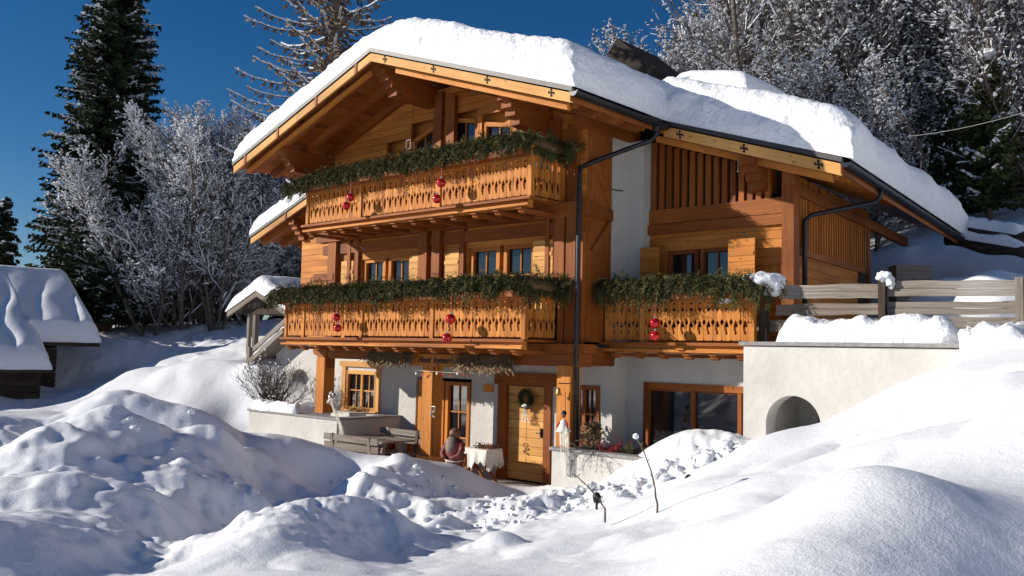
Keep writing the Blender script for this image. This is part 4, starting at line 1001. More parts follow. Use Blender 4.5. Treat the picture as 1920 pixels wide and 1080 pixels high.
def straw(px0, px1, y, ztop, n, label, seed):
    R = random.Random(seed); a = at(px0, 680, 1, y)[0]; b = at(px1, 680, 1, y)[0]; mb = MB()
    t = thing('straw_bunch', ((a+b)/2, y, ztop-.3), label, 'dried decoration', 'dried straw bunches beside the name board')
    for _ in range(n):
        x = R.uniform(a, b); p = Vector((x, y+R.uniform(-.08, .06), ztop-R.uniform(0, .12))); cx0 = a+(b-a)*(round((x-a)/(b-a)*3)/3)
        d = Vector((R.uniform(-.6, .6), R.uniform(-.5, .1), R.uniform(-1, -.15))).normalized(); l = R.uniform(.12, .38); q = p+d*l; sd = d.cross(Vector((0, 1, 0))).normalized()*R.uniform(.004, .010)
        i = len(mb.v); mb.v += [tuple(p-sd), tuple(p+sd), tuple(q+sd*1.8), tuple(q-sd*.8)]; mb.face([i, i+1, i+2, i+3])
    mb.build('stalks', M['straw'], t)
    mb = MB()
    for _ in range(int(n*.035)):
        x = R.uniform(a, b); mb.blob((x, y-.1+R.uniform(-.03, .05), ztop-.28+R.uniform(-.05, .06)), R.uniform(.018, .04), 1, .3, (1, 1, 1.3), _)
    mb.build('cones', M['straw'], t, kind='stuff')
    mb = MB()
    for _ in range(int(n*.02)):
        x = R.uniform(a, b); mb.blob((x, y-.12, ztop-.30+R.uniform(-.03, .06)), R.uniform(.015, .03), 1, .2, (1, 1, 1), _)
    mb.build('berries', M['redcloth'], t, kind='stuff')
straw(697, 768, 13.9, 2.86, 800, 'tangled brown straw bunch hung left of the name board', 4); straw(862, 958, 13.9, 2.80, 1000, 'tangled brown straw bunch hung right of the name board', 5)
ga = thing('ornament_string', (-15.3, 13.9, 2.3), 'thin string of small red and white ornaments below the name board', 'string of ornaments')
mb = MB(); mb.tube([at(772, 693, 1, 13.95), at(800, 696, 1, 13.95), at(850, 699, 1, 13.95), at(885, 697, 1, 13.95)], .004, 4); mb.build('string', M['rope'], ga)
for i, px in enumerate((780, 791, 805, 819, 831, 845, 857, 867, 877)):
    q = Vector(at(px, 700+(i % 3)*2, 1, 13.93)); mb = MB()
    mb.prism([(0, .032), (.02, .015), (.02, -.015), (0, -.035), (-.02, -.015), (-.02, .015)], lambda a, b, t: (q.x+a, t, q.z+b), q.y-.008, q.y+.008); mb.build('ornament', M['redcloth'] if i % 3 else M['lace'], ga)
# ------------------------------------------------------------------ garden table and benches
def bench(org, ang, L, label, back=True):
    t = thing('garden_bench', org, label, 'bench', 'weathered garden benches'); c, s = math.cos(ang), math.sin(ang)
    P = lambda x, y, z: (org[0]+c*x-s*y, org[1]+s*x+c*y, org[2]+z)
    sm = MB()
    for k in range(3): sm.bar(P(0, .04+k*.15, .46), P(L, .04+k*.15, .46), .13, .035)
    sm.build('seat', M['grey_wood'], t)
    b = MB()
    for z in (.72, .90): b.bar(P(-.08, -.06-(z-.5)*.12, z), P(L+.08, -.06-(z-.5)*.12, z), .035, .14)
    b.build('backrest', M['grey_wood'], t)
    for x in (.22, L-.22):
        g = MB(); g.bar(P(x, .02, -.0), P(x, -.115, .98), .07, .09, up=(c, s, 0)); g.build('leg', M['grey_wood'], t)
        g = MB(); g.bar(P(x, .46, 0), P(x, .34, .44), .06, .08, up=(c, s, 0)); g.bar(P(x, .0, .40), P(x, .42, .40), .05, .06); g.build('leg', M['grey_wood'], t)
    return t
b0 = Vector(at(620, 800, 1, 12.62)); b1 = Vector(at(706, 820, 1, 12.62))
bench((b0.x+.0, 12.62, -.02), 0.0, b1.x-b0.x+.1, 'weathered plank bench with backrest, nearest one left of the table')
tt = thing('garden_table', (-16.6, 13.6, 0), 'weathered grey plank garden table on the porch', 'table')
tx0, tx1 = -17.45, -15.75; top = .8
mb = MB()
for k in range(6): mb.box(tx0, tx1, 13.12+k*.165, 13.12+k*.165+.158, top-.045, top, 0)
mb.build('tabletop', M['grey_wood'], tt)
for x in (tx0+.25, tx1-.25):
    for sgn in (0, 1):
        g = MB(); g.bar((x, 13.25+sgn*.75, 0), (x, 13.40+sgn*.45, top-.05), .09, .06, up=(1, 0, 0)); g.build('leg', M['grey_wood'], tt)
mb = MB(); mb.box(tx0+.2, tx1-.2, 13.55, 13.63, .2, .28, 0); mb.build('crossbar', M['grey_wood'], tt)
bench((-15.75, 14.28, 0), math.pi, 1.5, 'weathered plank bench standing behind the table against the porch')
mb = MB(); mb.box(-17.5, -16.4, 14.55, 14.9, .62, .68, 0); mb.box(-17.4, -17.3, 14.6, 14.85, 0, .62, 2); mb.box(-16.6, -16.5, 14.6, 14.85, 0, .62, 2); mb.build('wall_bench', M['wood_dark'], label='narrow brown wooden shelf bench against the shaded low wall', cat='bench')

# ------------------------------------------------------------------ carved figure
q = Vector(at(852, 880, 1, 13.55)); fx, fy = q.x, 13.55
st = thing('carved_figure', (fx, fy, 0), 'dark red carved wooden figure with grey beard and white rope belt beside the porch post', 'statue')
def oval(mb, prof, cx, cy, n=18):
    b = len(mb.v)
    for (rx_, ry_, z, ox, oy) in prof:
        for k in range(n):
            t = 2*math.pi*k/n; w = 1+.035*math.sin(5*t+z*3); mb.v.append((cx+ox+rx_*w*math.cos(t), cy+oy+ry_*w*math.sin(t), z))
    for i in range(len(prof)-1):
        for k in range(n):
            a = b+i*n+k; e = b+i*n+(k+1) % n; mb.face([a, e, e+n, a+n])
mb = MB(); oval(mb, [(.0, .0, .02, 0, 0), (.25, .22, .02, 0, 0), (.24, .21, .15, 0, 0), (.21, .18, .45, 0, 0), (.20, .17, .62, 0, 0), (.22, .18, .72, 0, 0), (.235, .19, .84, 0, 0), (.22, .17, .93, 0, 0), (.15, .13, 1.0, 0, 0), (.08, .08, 1.03, 0, 0), (0, 0, 1.03, 0, 0)], fx, fy)
body = mb.build('robe', M['statue'], st, smooth=True)
mb = MB(); oval(mb, [(0, 0, .98, 0, -.01), (.07, .07, .99, 0, -.01), (.10, .10, 1.04, 0, -.015), (.118, .118, 1.10, 0, -.02), (.115, .12, 1.16, 0, -.015), (.085, .09, 1.21, 0, 0), (.04, .045, 1.235, 0, .01), (0, 0, 1.24, 0, .01)], fx, fy)
mb.blob((fx, fy-.14, 1.085), .022, 2, .1, (1, 1.1, 1), 1); head = mb.build('head', M['statue_skin'], st, smooth=True)
mb = MB(); mb.blob((fx-.042, fy-.118, 1.115), .012, 2, .05); mb.blob((fx+.042, fy-.118, 1.115), .012, 2, .05); mb.build('eyes', M['iron'], head)
mb = MB(); oval(mb, [(0, 0, 1.06, 0, -.08), (.09, .06, 1.05, 0, -.085), (.12, .075, .98, 0, -.12), (.13, .075, .88, 0, -.14), (.10, .06, .78, 0, -.15), (.04, .03, .70, 0, -.15), (0, 0, .68, 0, -.15)], fx, fy); mb.build('beard', M['beard'], st, smooth=True)
for sgn in (-1, 1):
    mb = MB(); mb.tube([(fx+sgn*.19, fy, .92), (fx+sgn*.255, fy-.04, .80), (fx+sgn*.25, fy-.12, .68), (fx+sgn*.14, fy-.2, .63), (fx+sgn*.07, fy-.215, .63)], [.06, .07, .062, .05, .035], 10); mb.build('arm', M['statue'], st, smooth=True)
mb = MB(); mb.tube([(fx+.215*math.cos(t), fy+.205*math.sin(t), .60-.05*math.cos(t*1.0+.9)) for t in np.linspace(0, 2*math.pi, 24)], .014, 6); mb.tube([(fx-.03, fy-.215, .56), (fx-.05, fy-.235, .42), (fx-.04, fy-.24, .25)], .012, 6); mb.tube([(fx-.03, fy-.215, .56), (fx+.01, fy-.23, .44), (fx-.0, fy-.24, .33)], .012, 6); mb.build('rope_belt', M['rope'], st, smooth=True)
mb = MB(); mb.tube([(fx+.27, fy-.12, 0), (fx+.24, fy-.16, .5), (fx+.22, fy-.18, .7)], .018, 6); mb.build('staff', M['wood_dark'], label='leaning reddish wooden board beside the carved figure', cat='board') if False else None
mb = MB(); mb.bar((fx+.36, fy-.02, 0), (fx+.27, fy+.03, .72), .10, .03, up=(0, 1, 0)); mb.build('leaning_board', M['wood_dark'], label='narrow reddish board leaning between the carved figure and the small table', cat='board')
# ------------------------------------------------------------------ small table with lace cloth
q = Vector(at(903, 870, 1, 14.55)); sx, sy = q.x, 14.55
tb = thing('side_table', (sx, sy, 0), 'small wooden side table with crossed legs left of the front door', 'table')
mb = MB(); mb.box(sx-.36, sx+.36, sy-.24, sy+.24, .70, .725, 0); mb.build('tabletop', M['wood'], tb)
for a, b in (((sx-.32, sy-.2, .0), (sx+.3, sy-.2, .7)), ((sx+.32, sy-.16, 0), (sx-.3, sy-.16, .7)), ((sx-.32, sy+.2, 0), (sx+.3, sy+.2, .7)), ((sx+.32, sy+.16, 0), (sx-.3, sy+.16, .7))):
    mb = MB(); mb.bar(a, b, .035, .05, up=(0, 1, 0)); mb.build('leg', M['wood_dark'], tb)
rows = []; n = 64
per = [(-.38, .25), (-.38, -.26), (.38, -.26), (.38, .25)]
ring = []
for k in range(n):
    f = k/n*4; i = int(f); f -= i; a = per[i]; b = per[(i+1) % 4]; ring.append((a[0]+(b[0]-a[0])*f, a[1]+(b[1]-a[1])*f))
ring.append(ring[0])
for j in range(7):
    row = []
    for k, (x, y) in enumerate(ring):
        d = j/6; w = 1+.10*d*math.sin(k*1.1)+.05*d; ln = (.36+.09*math.sin(k*.39)+.05*math.sin(k*1.7))
        row.append((sx+x*w, sy+y*w, .735-d*ln))
    rows.append(row)
mb = MB(); mb.grid(rows); mb.box(sx-.378, sx+.378, sy-.258, sy+.248, .727, .737); mb.build('tablecloth', M['lace'], smooth=False, label='white lace cloth hanging in folds over the small side table', cat='tablecloth')
# greenery on the small table
def twigs(name, c, n, r, mats, label, cat, ln=(.05, .12), up=.3, seed=1, w=.006, parent=None):
    R = random.Random(seed); mb = MB(); c = Vector(c)
    for _ in range(n):
        p = c+Vector((R.uniform(-1, 1)*r[0], R.uniform(-1, 1)*r[1], R.uniform(0, 1)*r[2])); d = Vector((R.uniform(-1, 1), R.uniform(-1, 1), R.uniform(-.6, 1)+up)).normalized(); q = p+d*R.uniform(*ln)
        sd = d.cross(Vector((R.uniform(-1, 1), R.uniform(-1, 1), .1))).normalized()*w; mb.cur = R.randrange(len(mats)); b = len(mb.v); mb.v += [tuple(p-sd), tuple(p+sd), tuple(q+sd*.6), tuple(q-sd*.6)]; mb.face([b, b+1, b+2, b+3])
    return mb.build(name, [M[k] for k in mats], parent, label=label, cat=cat)
twigs('table_greens', (sx+.15, sy, .74), 260, (.26, .16, .05), ['needle', 'needle_tip', 'redcloth'], 'flat arrangement of greens and red berries on the small side table', 'plant arrangement', seed=5)
mb = MB(); mb.lathe([(0, 0), (.045, 0), (.05, .08), (.03, .11), (0, .11)], (sx-.05, sy-.05, .738), 12); mb.build('glass_jar', M['silver'], smooth=True, label='small shiny jar standing on the lace-covered side table', cat='jar')
# ------------------------------------------------------------------ wreath on the door
wc = Vector(at(988, 748, 1, G-.03)); wr = thing('door_wreath', tuple(wc), 'dark green wreath with a pale ribbon hanging on the front door', 'wreath'); mb = MB(); R = random.Random(3)
for k in range(1500):
    t = R.uniform(0, 2*math.pi); p = wc+Vector((.155*math.cos(t), R.uniform(-.05, 0), .155*math.sin(t)))+Vector((R.gauss(0, .025), 0, R.gauss(0, .025))); d = Vector((R.uniform(-1, 1), R.uniform(-1, .1), R.uniform(-1, 1))).normalized(); q = p+d*R.uniform(.03, .075); sd = d.cross(Vector((0, 1, 0))).normalized()*.006
    b = len(mb.v); mb.v += [tuple(p-sd), tuple(p+sd), tuple(q+sd), tuple(q-sd)]; mb.face([b, b+1, b+2, b+3])
mb.build('ring', M['needle'], wr)
def tulle(name, pts, w0, label=None, cat=None, parent=None, mat='lace', n=14):
    rows = []; m_ = len(pts)
    for i, p in enumerate(pts):
        p = Vector(p); w = w0[i]; rows.append([(p.x+w*(j/n-.5), p.y+.02*math.sin(j*2.1+i*.3), p.z+.01*math.sin(j*1.3)) for j in range(n+1)])
    mb = MB(); mb.grid(rows); return mb.build(name, M[mat], parent, label=label, cat=cat, smooth=True)
mt, nt_, b_ = newmat('sheer_tulle'); b_.inputs['Base Color'].default_value = (.78, .76, .70, 1); b_.inputs['Roughness'].default_value = .9
tr_ = nt_.nodes.new('ShaderNodeBsdfTransparent'); mxs = nt_.nodes.new('ShaderNodeMixShader'); tcn = nt_.nodes.new('ShaderNodeTexCoord'); nn = nt_.nodes.new('ShaderNodeTexNoise'); nn.inputs['Scale'].default_value = 18
nt_.links.new(tcn.outputs['Object'], nn.inputs['Vector']); rr_ = ramp(nt_, [(.35, (.15,)*3), (.65, (.75,)*3)]); nt_.links.new(nn.outputs['Fac'], rr_.inputs[0]); nt_.links.new(rr_.outputs[0], mxs.inputs[0]); nt_.links.new(tr_.outputs[0], mxs.inputs[1]); nt_.links.new(b_.outputs[0], mxs.inputs[2])
nt_.links.new(mxs.outputs[0], nt_.nodes['Material Output'].inputs['Surface']); M['tulle'] = mt
for dx in (-.05, .05, .0): tulle('ribbon', [wc+Vector((dx*k*.5, -.06, -.15-k*.09)) for k in range(5)], [.05, .08, .09, .08, .07], parent=wr, mat='tulle', n=5)
mb = MB(); mb.blob(wc+Vector((0, -.08, -.15)), .045, 2, .3, (1.6, .6, .8)); mb.build('bow', M['lace'], wr, smooth=True)
# ------------------------------------------------------------------ tulle hangings, angel doll, bell, post ornament
q = at(625, 775, 1, 13.2)
hb = thing('tulle_bunch', (-19.0, 13.3, 1.2), 'sheer white tulle tied at the left porch post and trailing over the wall', 'ribbon')
pp = [at(622, 752, 1, 13.85), at(628, 770, 1, 13.7), at(634, 785, 1, 13.3), at(640, 800, 1, 13.22), at(641, 822, 1, 13.2)]
tulle('streamer', pp, [.08, .12, .16, .22, .26], parent=hb, mat='tulle'); tulle('streamer', [Vector(p)+Vector((.02, -.03, 0)) for p in pp], [.06, .10, .12, .15, .18], parent=hb, mat='tulle')
mb = MB(); mb.blob(at(622, 752, 1, 13.85), .11, 3, .4, (1.2, .6, .8), 3); mb.build('knot', M['tulle'], hb, smooth=True)
mb = MB(); 
for k, (px, py) in enumerate(((621, 738), (626, 741), (619, 745))): mb.blob(at(px, py, 1, 13.9), .045, 2, .3, (1, 1, 1.3), k)
mb.build('small_bells', M['silver'], hb, smooth=True)
an = thing('angel_doll', (-11.7, 13.9, .9), 'small doll angel with long sheer tulle train hung by the right porch post', 'doll')
A = lambda px, py: Vector(at(px, py, 1, 13.62))
hd = A(1057, 778); mb = MB(); mb.lathe([(0, .05), (.03, .045), (.045, .01), (.04, -.03), (.02, -.05), (0, -.05)], tuple(hd), 12); mb.build('head', M['statue_skin'], an, smooth=True)
mb = MB(); mb.lathe([(0, .075), (.035, .065), (.055, .02), (.05, .0)], tuple(hd+Vector((0, .01, .01))), 12); mb.build('hair', M['iron'], an, smooth=True)
mb = MB(); bd = A(1057, 786); mb.lathe([(0.02, 0), (.06, -.03), (.075, -.10), (.13, -.2), (.15, -.24), (0, -.24)], tuple(bd), 14); mb.build('dress', M['lace'], an, smooth=True)
for sgn in (-1, 1):
    mb = MB(); mb.tube([bd+Vector((sgn*.04, 0, -.03)), bd+Vector((sgn*.11, -.02, -.09)), bd+Vector((sgn*.12, -.06, -.15))], [.022, .02, .015], 8); mb.build('arm', M['redcloth'], an, smooth=True)
for k in range(3):
    tulle('train', [Vector(at(1057+k, 798, 1, 13.6)), Vector(at(1058, 812, 1, 13.5)), Vector(at(1059, 835, 1, 13.47)), Vector(at(1059, 860, 1, 13.47)), Vector(at(1060, 890, 1, 13.47))], [.16-.02*k, .26-.03*k, .26, .24, .20], parent=an, mat='tulle')
mb = MB(); mb.tube([A(1060, 735), A(1060, 775)], .006, 5); mb.build('cord', M['iron'], an)
bl = thing('brass_bell', tuple(at(1047, 730, 1, 13.85)), 'small brass bell hanging from the right porch post', 'bell'); c = at(1047, 736, 1, 13.85)
mb = MB(); mb.lathe([(0, .10), (.025, .095), (.04, .06), (.045, 0), (.075, -.05), (.07, -.05), (.04, 0)], c, 16); mb.build('bell_body', M['gold'], bl, smooth=True)
mb = MB(); mb.blob((c[0], c[1], c[2]-.05), .02, 2, 0); mb.build('clapper', M['gold'], bl); mb = MB(); mb.bar((c[0], c[1], c[2]+.1), (c[0], c[1], c[2]+.18), .01, .03); mb.bar((c[0]-.0, c[1], c[2]+.18), (c[0]+.2, c[1]+.15, c[2]+.18), .015, .02); mb.build('bracket', M['iron'], bl)
oc = Vector(at(812, 766, 1, 13.95)); on = thing('post_ornament', tuple(oc), 'silvery heart-shaped ornament with dangling bells on the middle porch post', 'ornament')
mb = MB(); mb.tube([(oc.x, oc.y, oc.z+.95), (oc.x+.01, oc.y, oc.z+.5), (oc.x, oc.y, oc.z+.1)], .006, 5); mb.build('cord', M['iron'], on)
mb = MB(); mb.tube([oc+Vector((.07*math.sin(t)**3, 0, .065*math.cos(t)-.025*math.cos(2*t)))for t in np.linspace(0, 2*math.pi, 20)], .010, 6)
for k in range(7): mb.blob(oc+Vector((.07*math.cos(k), -.02, -.06-.02*k)), .02, 2, .1)
mb.build('heart', M['silver'], on, smooth=True)
mb = MB(); mb.tube([oc+Vector((.01, 0, -.25)), oc+Vector((.02, 0, -.55)), oc+Vector((-.01, 0, -.6)), oc+Vector((.02, 0, -.7)), oc+Vector((.01, 0, -1.0))], .008, 5); mb.build('tail', M['iron'], on)
# lantern hanging from the ridge under the gable
lt = thing('hanging_frame_lantern', tuple(at(768, 270, 1, 13.3)), 'small brass-framed lantern hanging on a long cord under the gable', 'lantern'); c = Vector(at(770, 272, 1, 13.3))
mb = MB(); mb.tube([at(778, 155, 1, 13.3), at(775, 210, 1, 13.3), c+Vector((0, 0, .16))], .006, 5); mb.build('cord', M['iron'], lt)
mb = MB()
for dx in (-.07, .07):
    for dy in (-.07, .07): mb.bar(c+Vector((dx, dy, -.1)), c+Vector((dx, dy, .1)), .012, .012, up=(1, 0, 0))
for z in (-.1, .1): mb.bar(c+Vector((-.075, 0, z)), c+Vector((.075, 0, z)), .15, .014, up=(0, 0, 1))
mb.build('frame', M['statue_skin'], lt)
# ------------------------------------------------------------------ planter plants
def bushy(name, c, label, n, h, spread, mat, seed, cat='plant', leafs=None, droop=0, snow=0, group=None, w=.008, leafsize=.03):
    R = random.Random(seed); t = thing(name, c, label, cat, group); mb = MB(); lf = MB(); sn = MB()
    for _ in range(n):
        p = Vector(c)+Vector((R.uniform(-.15, .15)*spread, R.uniform(-.15, .15)*spread, 0)); d = Vector((R.uniform(-1, 1)*spread, R.uniform(-1, 1)*spread*.7, R.uniform(.4, 1.2))).normalized(); ns = 5; pts = [p]
        for i in range(ns): d = (d+Vector((R.uniform(-.3, .3), R.uniform(-.3, .3), -droop))).normalized(); pts.append(pts[-1]+d*h*R.uniform(.6, 1.1)/ns)
        mb.tube(pts, [w*(1-.13*i) for i in range(ns+1)], 3, False)
        for i in range(1, ns+1):
            for _k in range(3):
                d2 = (d+Vector((R.uniform(-1, 1), R.uniform(-1, 1), R.uniform(-.5, 1)))).normalized(); e = pts[i]+d2*h*.22*R.uniform(.4, 1); mb.tube([pts[i], e], [w*.45, w*.3], 3, False)
                if leafs:
                    for _l in range(2):
                        g = pts[i].lerp(e, R.random()); sd = Vector((R.uniform(-1, 1), R.uniform(-1, 1), R.uniform(-1, 1))).normalized()*leafsize; s2 = sd.cross(d2).normalized()*leafsize*.5; b = len(lf.v); lf.v += [tuple(g), tuple(g+sd*.5+s2), tuple(g+sd), tuple(g+sd*.5-s2)]; lf.face([b, b+1, b+2, b+3])
                if R.random() < snow: sn.blob(e, R.uniform(.012, .03), 1, .3)
    mb.build('stems', M[mat], t)
    if leafs: lf.build('leaves', M[leafs], t)
    if sn.v: sn.build('clinging_snow', M['snow_twig'], t, kind='stuff')
    return t
PYM = PYF+.35
for k, (px, lb, lf, sd, hh) in enumerate(((1105, 'brown bare trailing plant at the left of the door-side planter', 'straw', 1, .4), (1150, 'reddish heather in the planter beside the wall', 'redcloth', 2, .28), (1180, 'green and red low heather next to the ploughed snow', 'needle_tip', 3, .3))):
    q = at(px, 830, 1, PYM); bushy('planter_plant', (q[0], PYM, PZ-.06), lb, 40 if k else 30, hh, 1.1, 'twig', sd, leafs=lf, droop=.12, leafsize=.025)
q = at(1113, 830, 1, PYF+.1); bushy('trailing_twigs', (q[0], PYF+.02, PZ), 'thin bare twigs trailing over the front of the planter wall', 16, .6, 1.3, 'twig', 9, droop=.55, w=.007)
q = at(1112, 800, 1, G-.35); bushy('straw_arrangement', (q[0], G-.4, PZ+.0), 'dry golden leaf arrangement in front of the small window', 18, .42, .6, 'straw', 14, leafs='straw', leafsize=.06)
q = at(1172, 505, 1, 15.3); bushy('fir_sprig', (XR+.1, 15.2, 3.95), 'dark upright fir sprig against the white pier', 8, .55, .5, 'needle', 17, leafs='needle', leafsize=.05)
mb = MB(); q = at(1153, 355, 0, XR); mb.tube([(XR-.02, q[1]-.25, q[2]), (XR+.02, q[1]+.05, q[2]-.02), (XR+.06, q[1]+.2, q[2]-.01)], .012, 5); mb.build('wall_hook', M['iron'], label='short black iron hook on the white pier', cat='hook')
for k, (px, py, dx) in enumerate(((690, 767, 0),)):
    q = at(668, 778, 1, G-.2); twigs('sill_arrangement', (q[0], G-.15, 1.16), 200, (.35, .08, .12), ['needle', 'straw', 'gold'], 'brown and golden arrangement on the ground-floor window sill', 'plant arrangement', seed=8)
# snow shrub by the arch
q = at(512, 745, 1, 14.2); bushy('bare_shrub', (q[0], 14.2, .9), 'bare brown shrub speckled with snow in front of the arched niche', 95, 1.7, .55, 'twig', 21, cat='shrub', snow=.16, w=.010)
q = at(530, 765, 1, 13.9); bushy('dry_plant', (q[0], 13.9, .95), 'small dry yellowish plant at the foot of the arched niche', 22, .5, .8, 'straw', 22, leafs='straw', w=.006)
# twigs in the foreground snow
def stick(pa, pb, dist, label, knob=False, group=None):
    b = Vector(atd(pb[0], pb[1], dist)); a = Vector(atd(pa[0], pa[1], dist)); t = thing('bare_twig', tuple(b), label, 'twig'); R = random.Random(int(pa[0]))
    pts = [b-Vector((0, 0, .15))]+[b.lerp(a, f)+Vector((R.uniform(-.012, .012), 0, R.uniform(-.01, .01)))+Vector((0.05*math.sin(f*3), 0, 0)) for f in np.linspace(0, 1, 9)]
    mb = MB(); mb.tube(pts, [.011*(1-.06*i) for i in range(10)], 6)
    for i in (4, 6, 8): mb.tube([pts[i], pts[i]+Vector((R.uniform(-.04, .04), 0, .035))], [.006, .004], 5)
    mb.build('stem', M['bark'], t, smooth=True)
    if knob: mb = MB(); mb.blob(a, .03, 3, .1); mb.build('snow_knob', M['snow_twig'], t, smooth=True)
stick((1192, 818), (1232, 945), 9.4, 'thin upright bare twig with a white snow knob, in front of the ploughed snow', True); stick((1070, 886), (1135, 952), 9.6, 'thin bare twig leaning left out of the snow near the door path')
for k, (px, py, d) in enumerate(((1291, 899, 12.6), (1119, 934, 11.0))):
    c = Vector(atd(px, py, d)); g = gh(c.x, c.y); z0 = min(g-.05, c.z-.05); t = thing('garden_lamp', (c.x, c.y, z0), ('small dark garden lamp head poking out of the snow below the right window' if k == 0 else 'small dark garden lamp head beside the leaning twig'), 'garden lamp', 'half-buried garden lamps')
    mb = MB(); mb.lathe([(0, .07), (.025, .065), (.05, .03), (.055, .02), (.05, .015), (.04, -.05), (.0, -.05)], tuple(c), 10); mb.build('lamp_head', M['iron'], t); mb = MB(); mb.tube([(c.x, c.y, z0-.1), tuple(c)], .015, 6); mb.build('stake', M['iron'], t)
# ------------------------------------------------------------------ stair roof with snow, left of the chalet
SYF = 17.2; S = lambda px, py, y=SYF: Vector(at(px, py, 1, y))
ap, le, re = S(483, 545), S(428, 584), S(560, 606)
re = Vector((ap.x+(ap.x-le.x), SYF, le.z))
sh = thing('stair_shelter', (ap.x, SYF, 3), 'small open wooden gable shelter over the side stairs, left of the chalet', 'shelter')
mb = MB(); dpth = 5.0
for a, b in ((ap, le), (ap, re)):
    mb.hexa([(a.x+(b.x-a.x)*i, SYF+j*dpth, a.z+(b.z-a.z)*i-.06+k*.06) for k in (0, 1) for j in (0, 1) for i in (0, 1)], 1, (2, 5, .1))
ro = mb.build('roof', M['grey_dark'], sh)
mb = MB(); 
for a, b in ((ap, le), (ap, re)): mb.hexa([(a.x+(b.x-a.x)*i, SYF-.05+j*.05, a.z+(b.z-a.z)*i-.2+k*.2) for k in (0, 1) for j in (0, 1) for i in (0, 1)], 0, (2, .05, .2))
mb.build('barge_board', M['grey_wood'], ro)
for px, w in ((481, .16), (470, .12)):
    a = S(px, 600, SYF+.4); mb = MB(); mb.box(a.x-w/2, a.x+w/2, SYF+.3, SYF+.3+w, 2.0, 4.4, 2); mb.build('post', M['grey_wood'], sh)
mb = MB(); mb.box(le.x+.5, re.x-.4, SYF+.25, SYF+.4, le.z-.1, le.z+.08, 0); mb.box(ap.x-.2, ap.x-.05, SYF+.3, SYF+.4, le.z, ap.z-.2, 2); mb.build('tie_beam', M['grey_dark'], sh)
def fsh(x, y, h):
    X = le.x-.05+x; z = ap.z-(ap.z-le.z)/(ap.x-le.x)*abs(X-ap.x)+.0; return (X, SYF-.08+y, z+h)
snow_slab('roof_snow', fsh, (re.x-le.x)+.1, dpth+.3, lambda x, y: .46+.12*math.exp(-((le.x+x-ap.x)/.6)**2), 'rounded snow hood on the small stair shelter roof', rx=.45, ry=.3, step=.08, amp=.03)
sr = thing('side_stairs', (-22, 15, 1.5), 'snow-covered wooden side stairs with weathered rails descending left of the lower balcony', 'stairs')
a0, a1 = S(545, 592, 15.0), S(470, 660, 15.0); c0_, c1_ = S(540, 620, 15.0), S(478, 680, 15.0)
mb = MB(); mb.bar(a0, a1, .05, .13); mb.build('handrail', M['grey_wood'], sr); mb = MB(); mb.bar(a0+Vector((.1, 0, -.2)), a1+Vector((.0, 0, -.2)), .05, .12); mb.build('lower_rail', M['grey_wood'], sr)
mb = MB(); mb.box(a1.x-.07, a1.x+.07, 14.9, 15.05, 1.6, a1.z+.15, 2); mb.build('post', M['grey_wood'], sr)
mb = MB(); mb.bar(c0_+Vector((.1, .2, 0)), c1_+Vector((0, .2, 0)), .9, .14); mb.build('stringer', M['grey_wood'], sr)
a, b = S(540, 606, 15.0), S(470, 668, 15.0)
snow_mound('stair_snow', [c1_+Vector((-.05, .1, .08)), c1_.lerp(c0_, .5)+Vector((0, .1, .08)), c0_+Vector((0, .1, .08))], .5, .16, 'strip of snow lying on the side stairs', amp=.03, seed=5)
# ------------------------------------------------------------------ snow-laden shed at the left edge
def shedpt(px, py, d): return Vector(atd(px, py, d))
sa = shedpt(130, 505, 42.0); SQ = 1.167; u = Vector((-.12, -.99, 0)).normalized(); vv = Vector((.99, -.12, 0)).normalized()     # u: along the ridge; vv: down the slope
shd = thing('log_shed', (sa.x, sa.y, 1.5), 'dark wooden shed almost hidden under deep snow at the left edge', 'shed')
zr0 = sa.z-.45
def sq_(s, t, z): p = sa+u*s*SQ+vv*t*SQ; return (p.x, p.y, z)
T1, ZB1, T2, ZB2 = 4.15, 2.85, 5.75, 1.9
def und(t, t1, zb): return zr0-(zr0-zb)*abs(t)/t1
mb = MB(); z = -.3
while z < 1.95:
    mb.bar(sq_(2.05, 5.3, z), sq_(16, 5.3, z), .14, .2); mb.bar(sq_(2.05, 5.3, z), sq_(2.05, 3.5, z), .14, .2); z += .215
z = -.3
while z < 2.7:
    mb.bar(sq_(1.2, 3.5, z), sq_(2.1, 3.5, z), .14, .2); mb.bar(sq_(1.2, 3.5, z), sq_(1.2, -3.5, z), .14, .2); z += .215
while z < zr0-.15:
    hw_ = 3.5*(zr0-z)/(zr0-2.7); mb.bar(sq_(1.2, hw_, z), sq_(1.2, -hw_, z), .14, .2); z += .215
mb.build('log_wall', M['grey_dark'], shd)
mb = MB(); mb.bar(sq_(.05, 4.1, 2.77), sq_(1.9, 4.1, 2.77), .12, .12); mb.bar(sq_(1.8, 5.6, 1.95), sq_(16, 5.6, 1.95), .12, .12); mb.build('eaves_beam', M['grey_dark'], shd)
mb = MB()
for (s0_, s1_, t1_, zb_) in ((.03, 1.9, T1-.1, ZB1), (1.8, 16, T2-.1, ZB2)):
    mb.hexa([sq_(s_, t_, und(t_, t1_, zb_)-.1+.09*k) for k in (0, 1) for t_ in (0, t1_) for s_ in (s0_, s1_)], 0, (2, 4, .1))
mb.hexa([sq_(s_, t_, und(t_, T1, ZB1)-.1+.09*k) for k in (0, 1) for t_ in (0, -4) for s_ in (.03, 16)], 0, (2, 4, .1))
mb.build('roof', M['grey_dark'], shd)
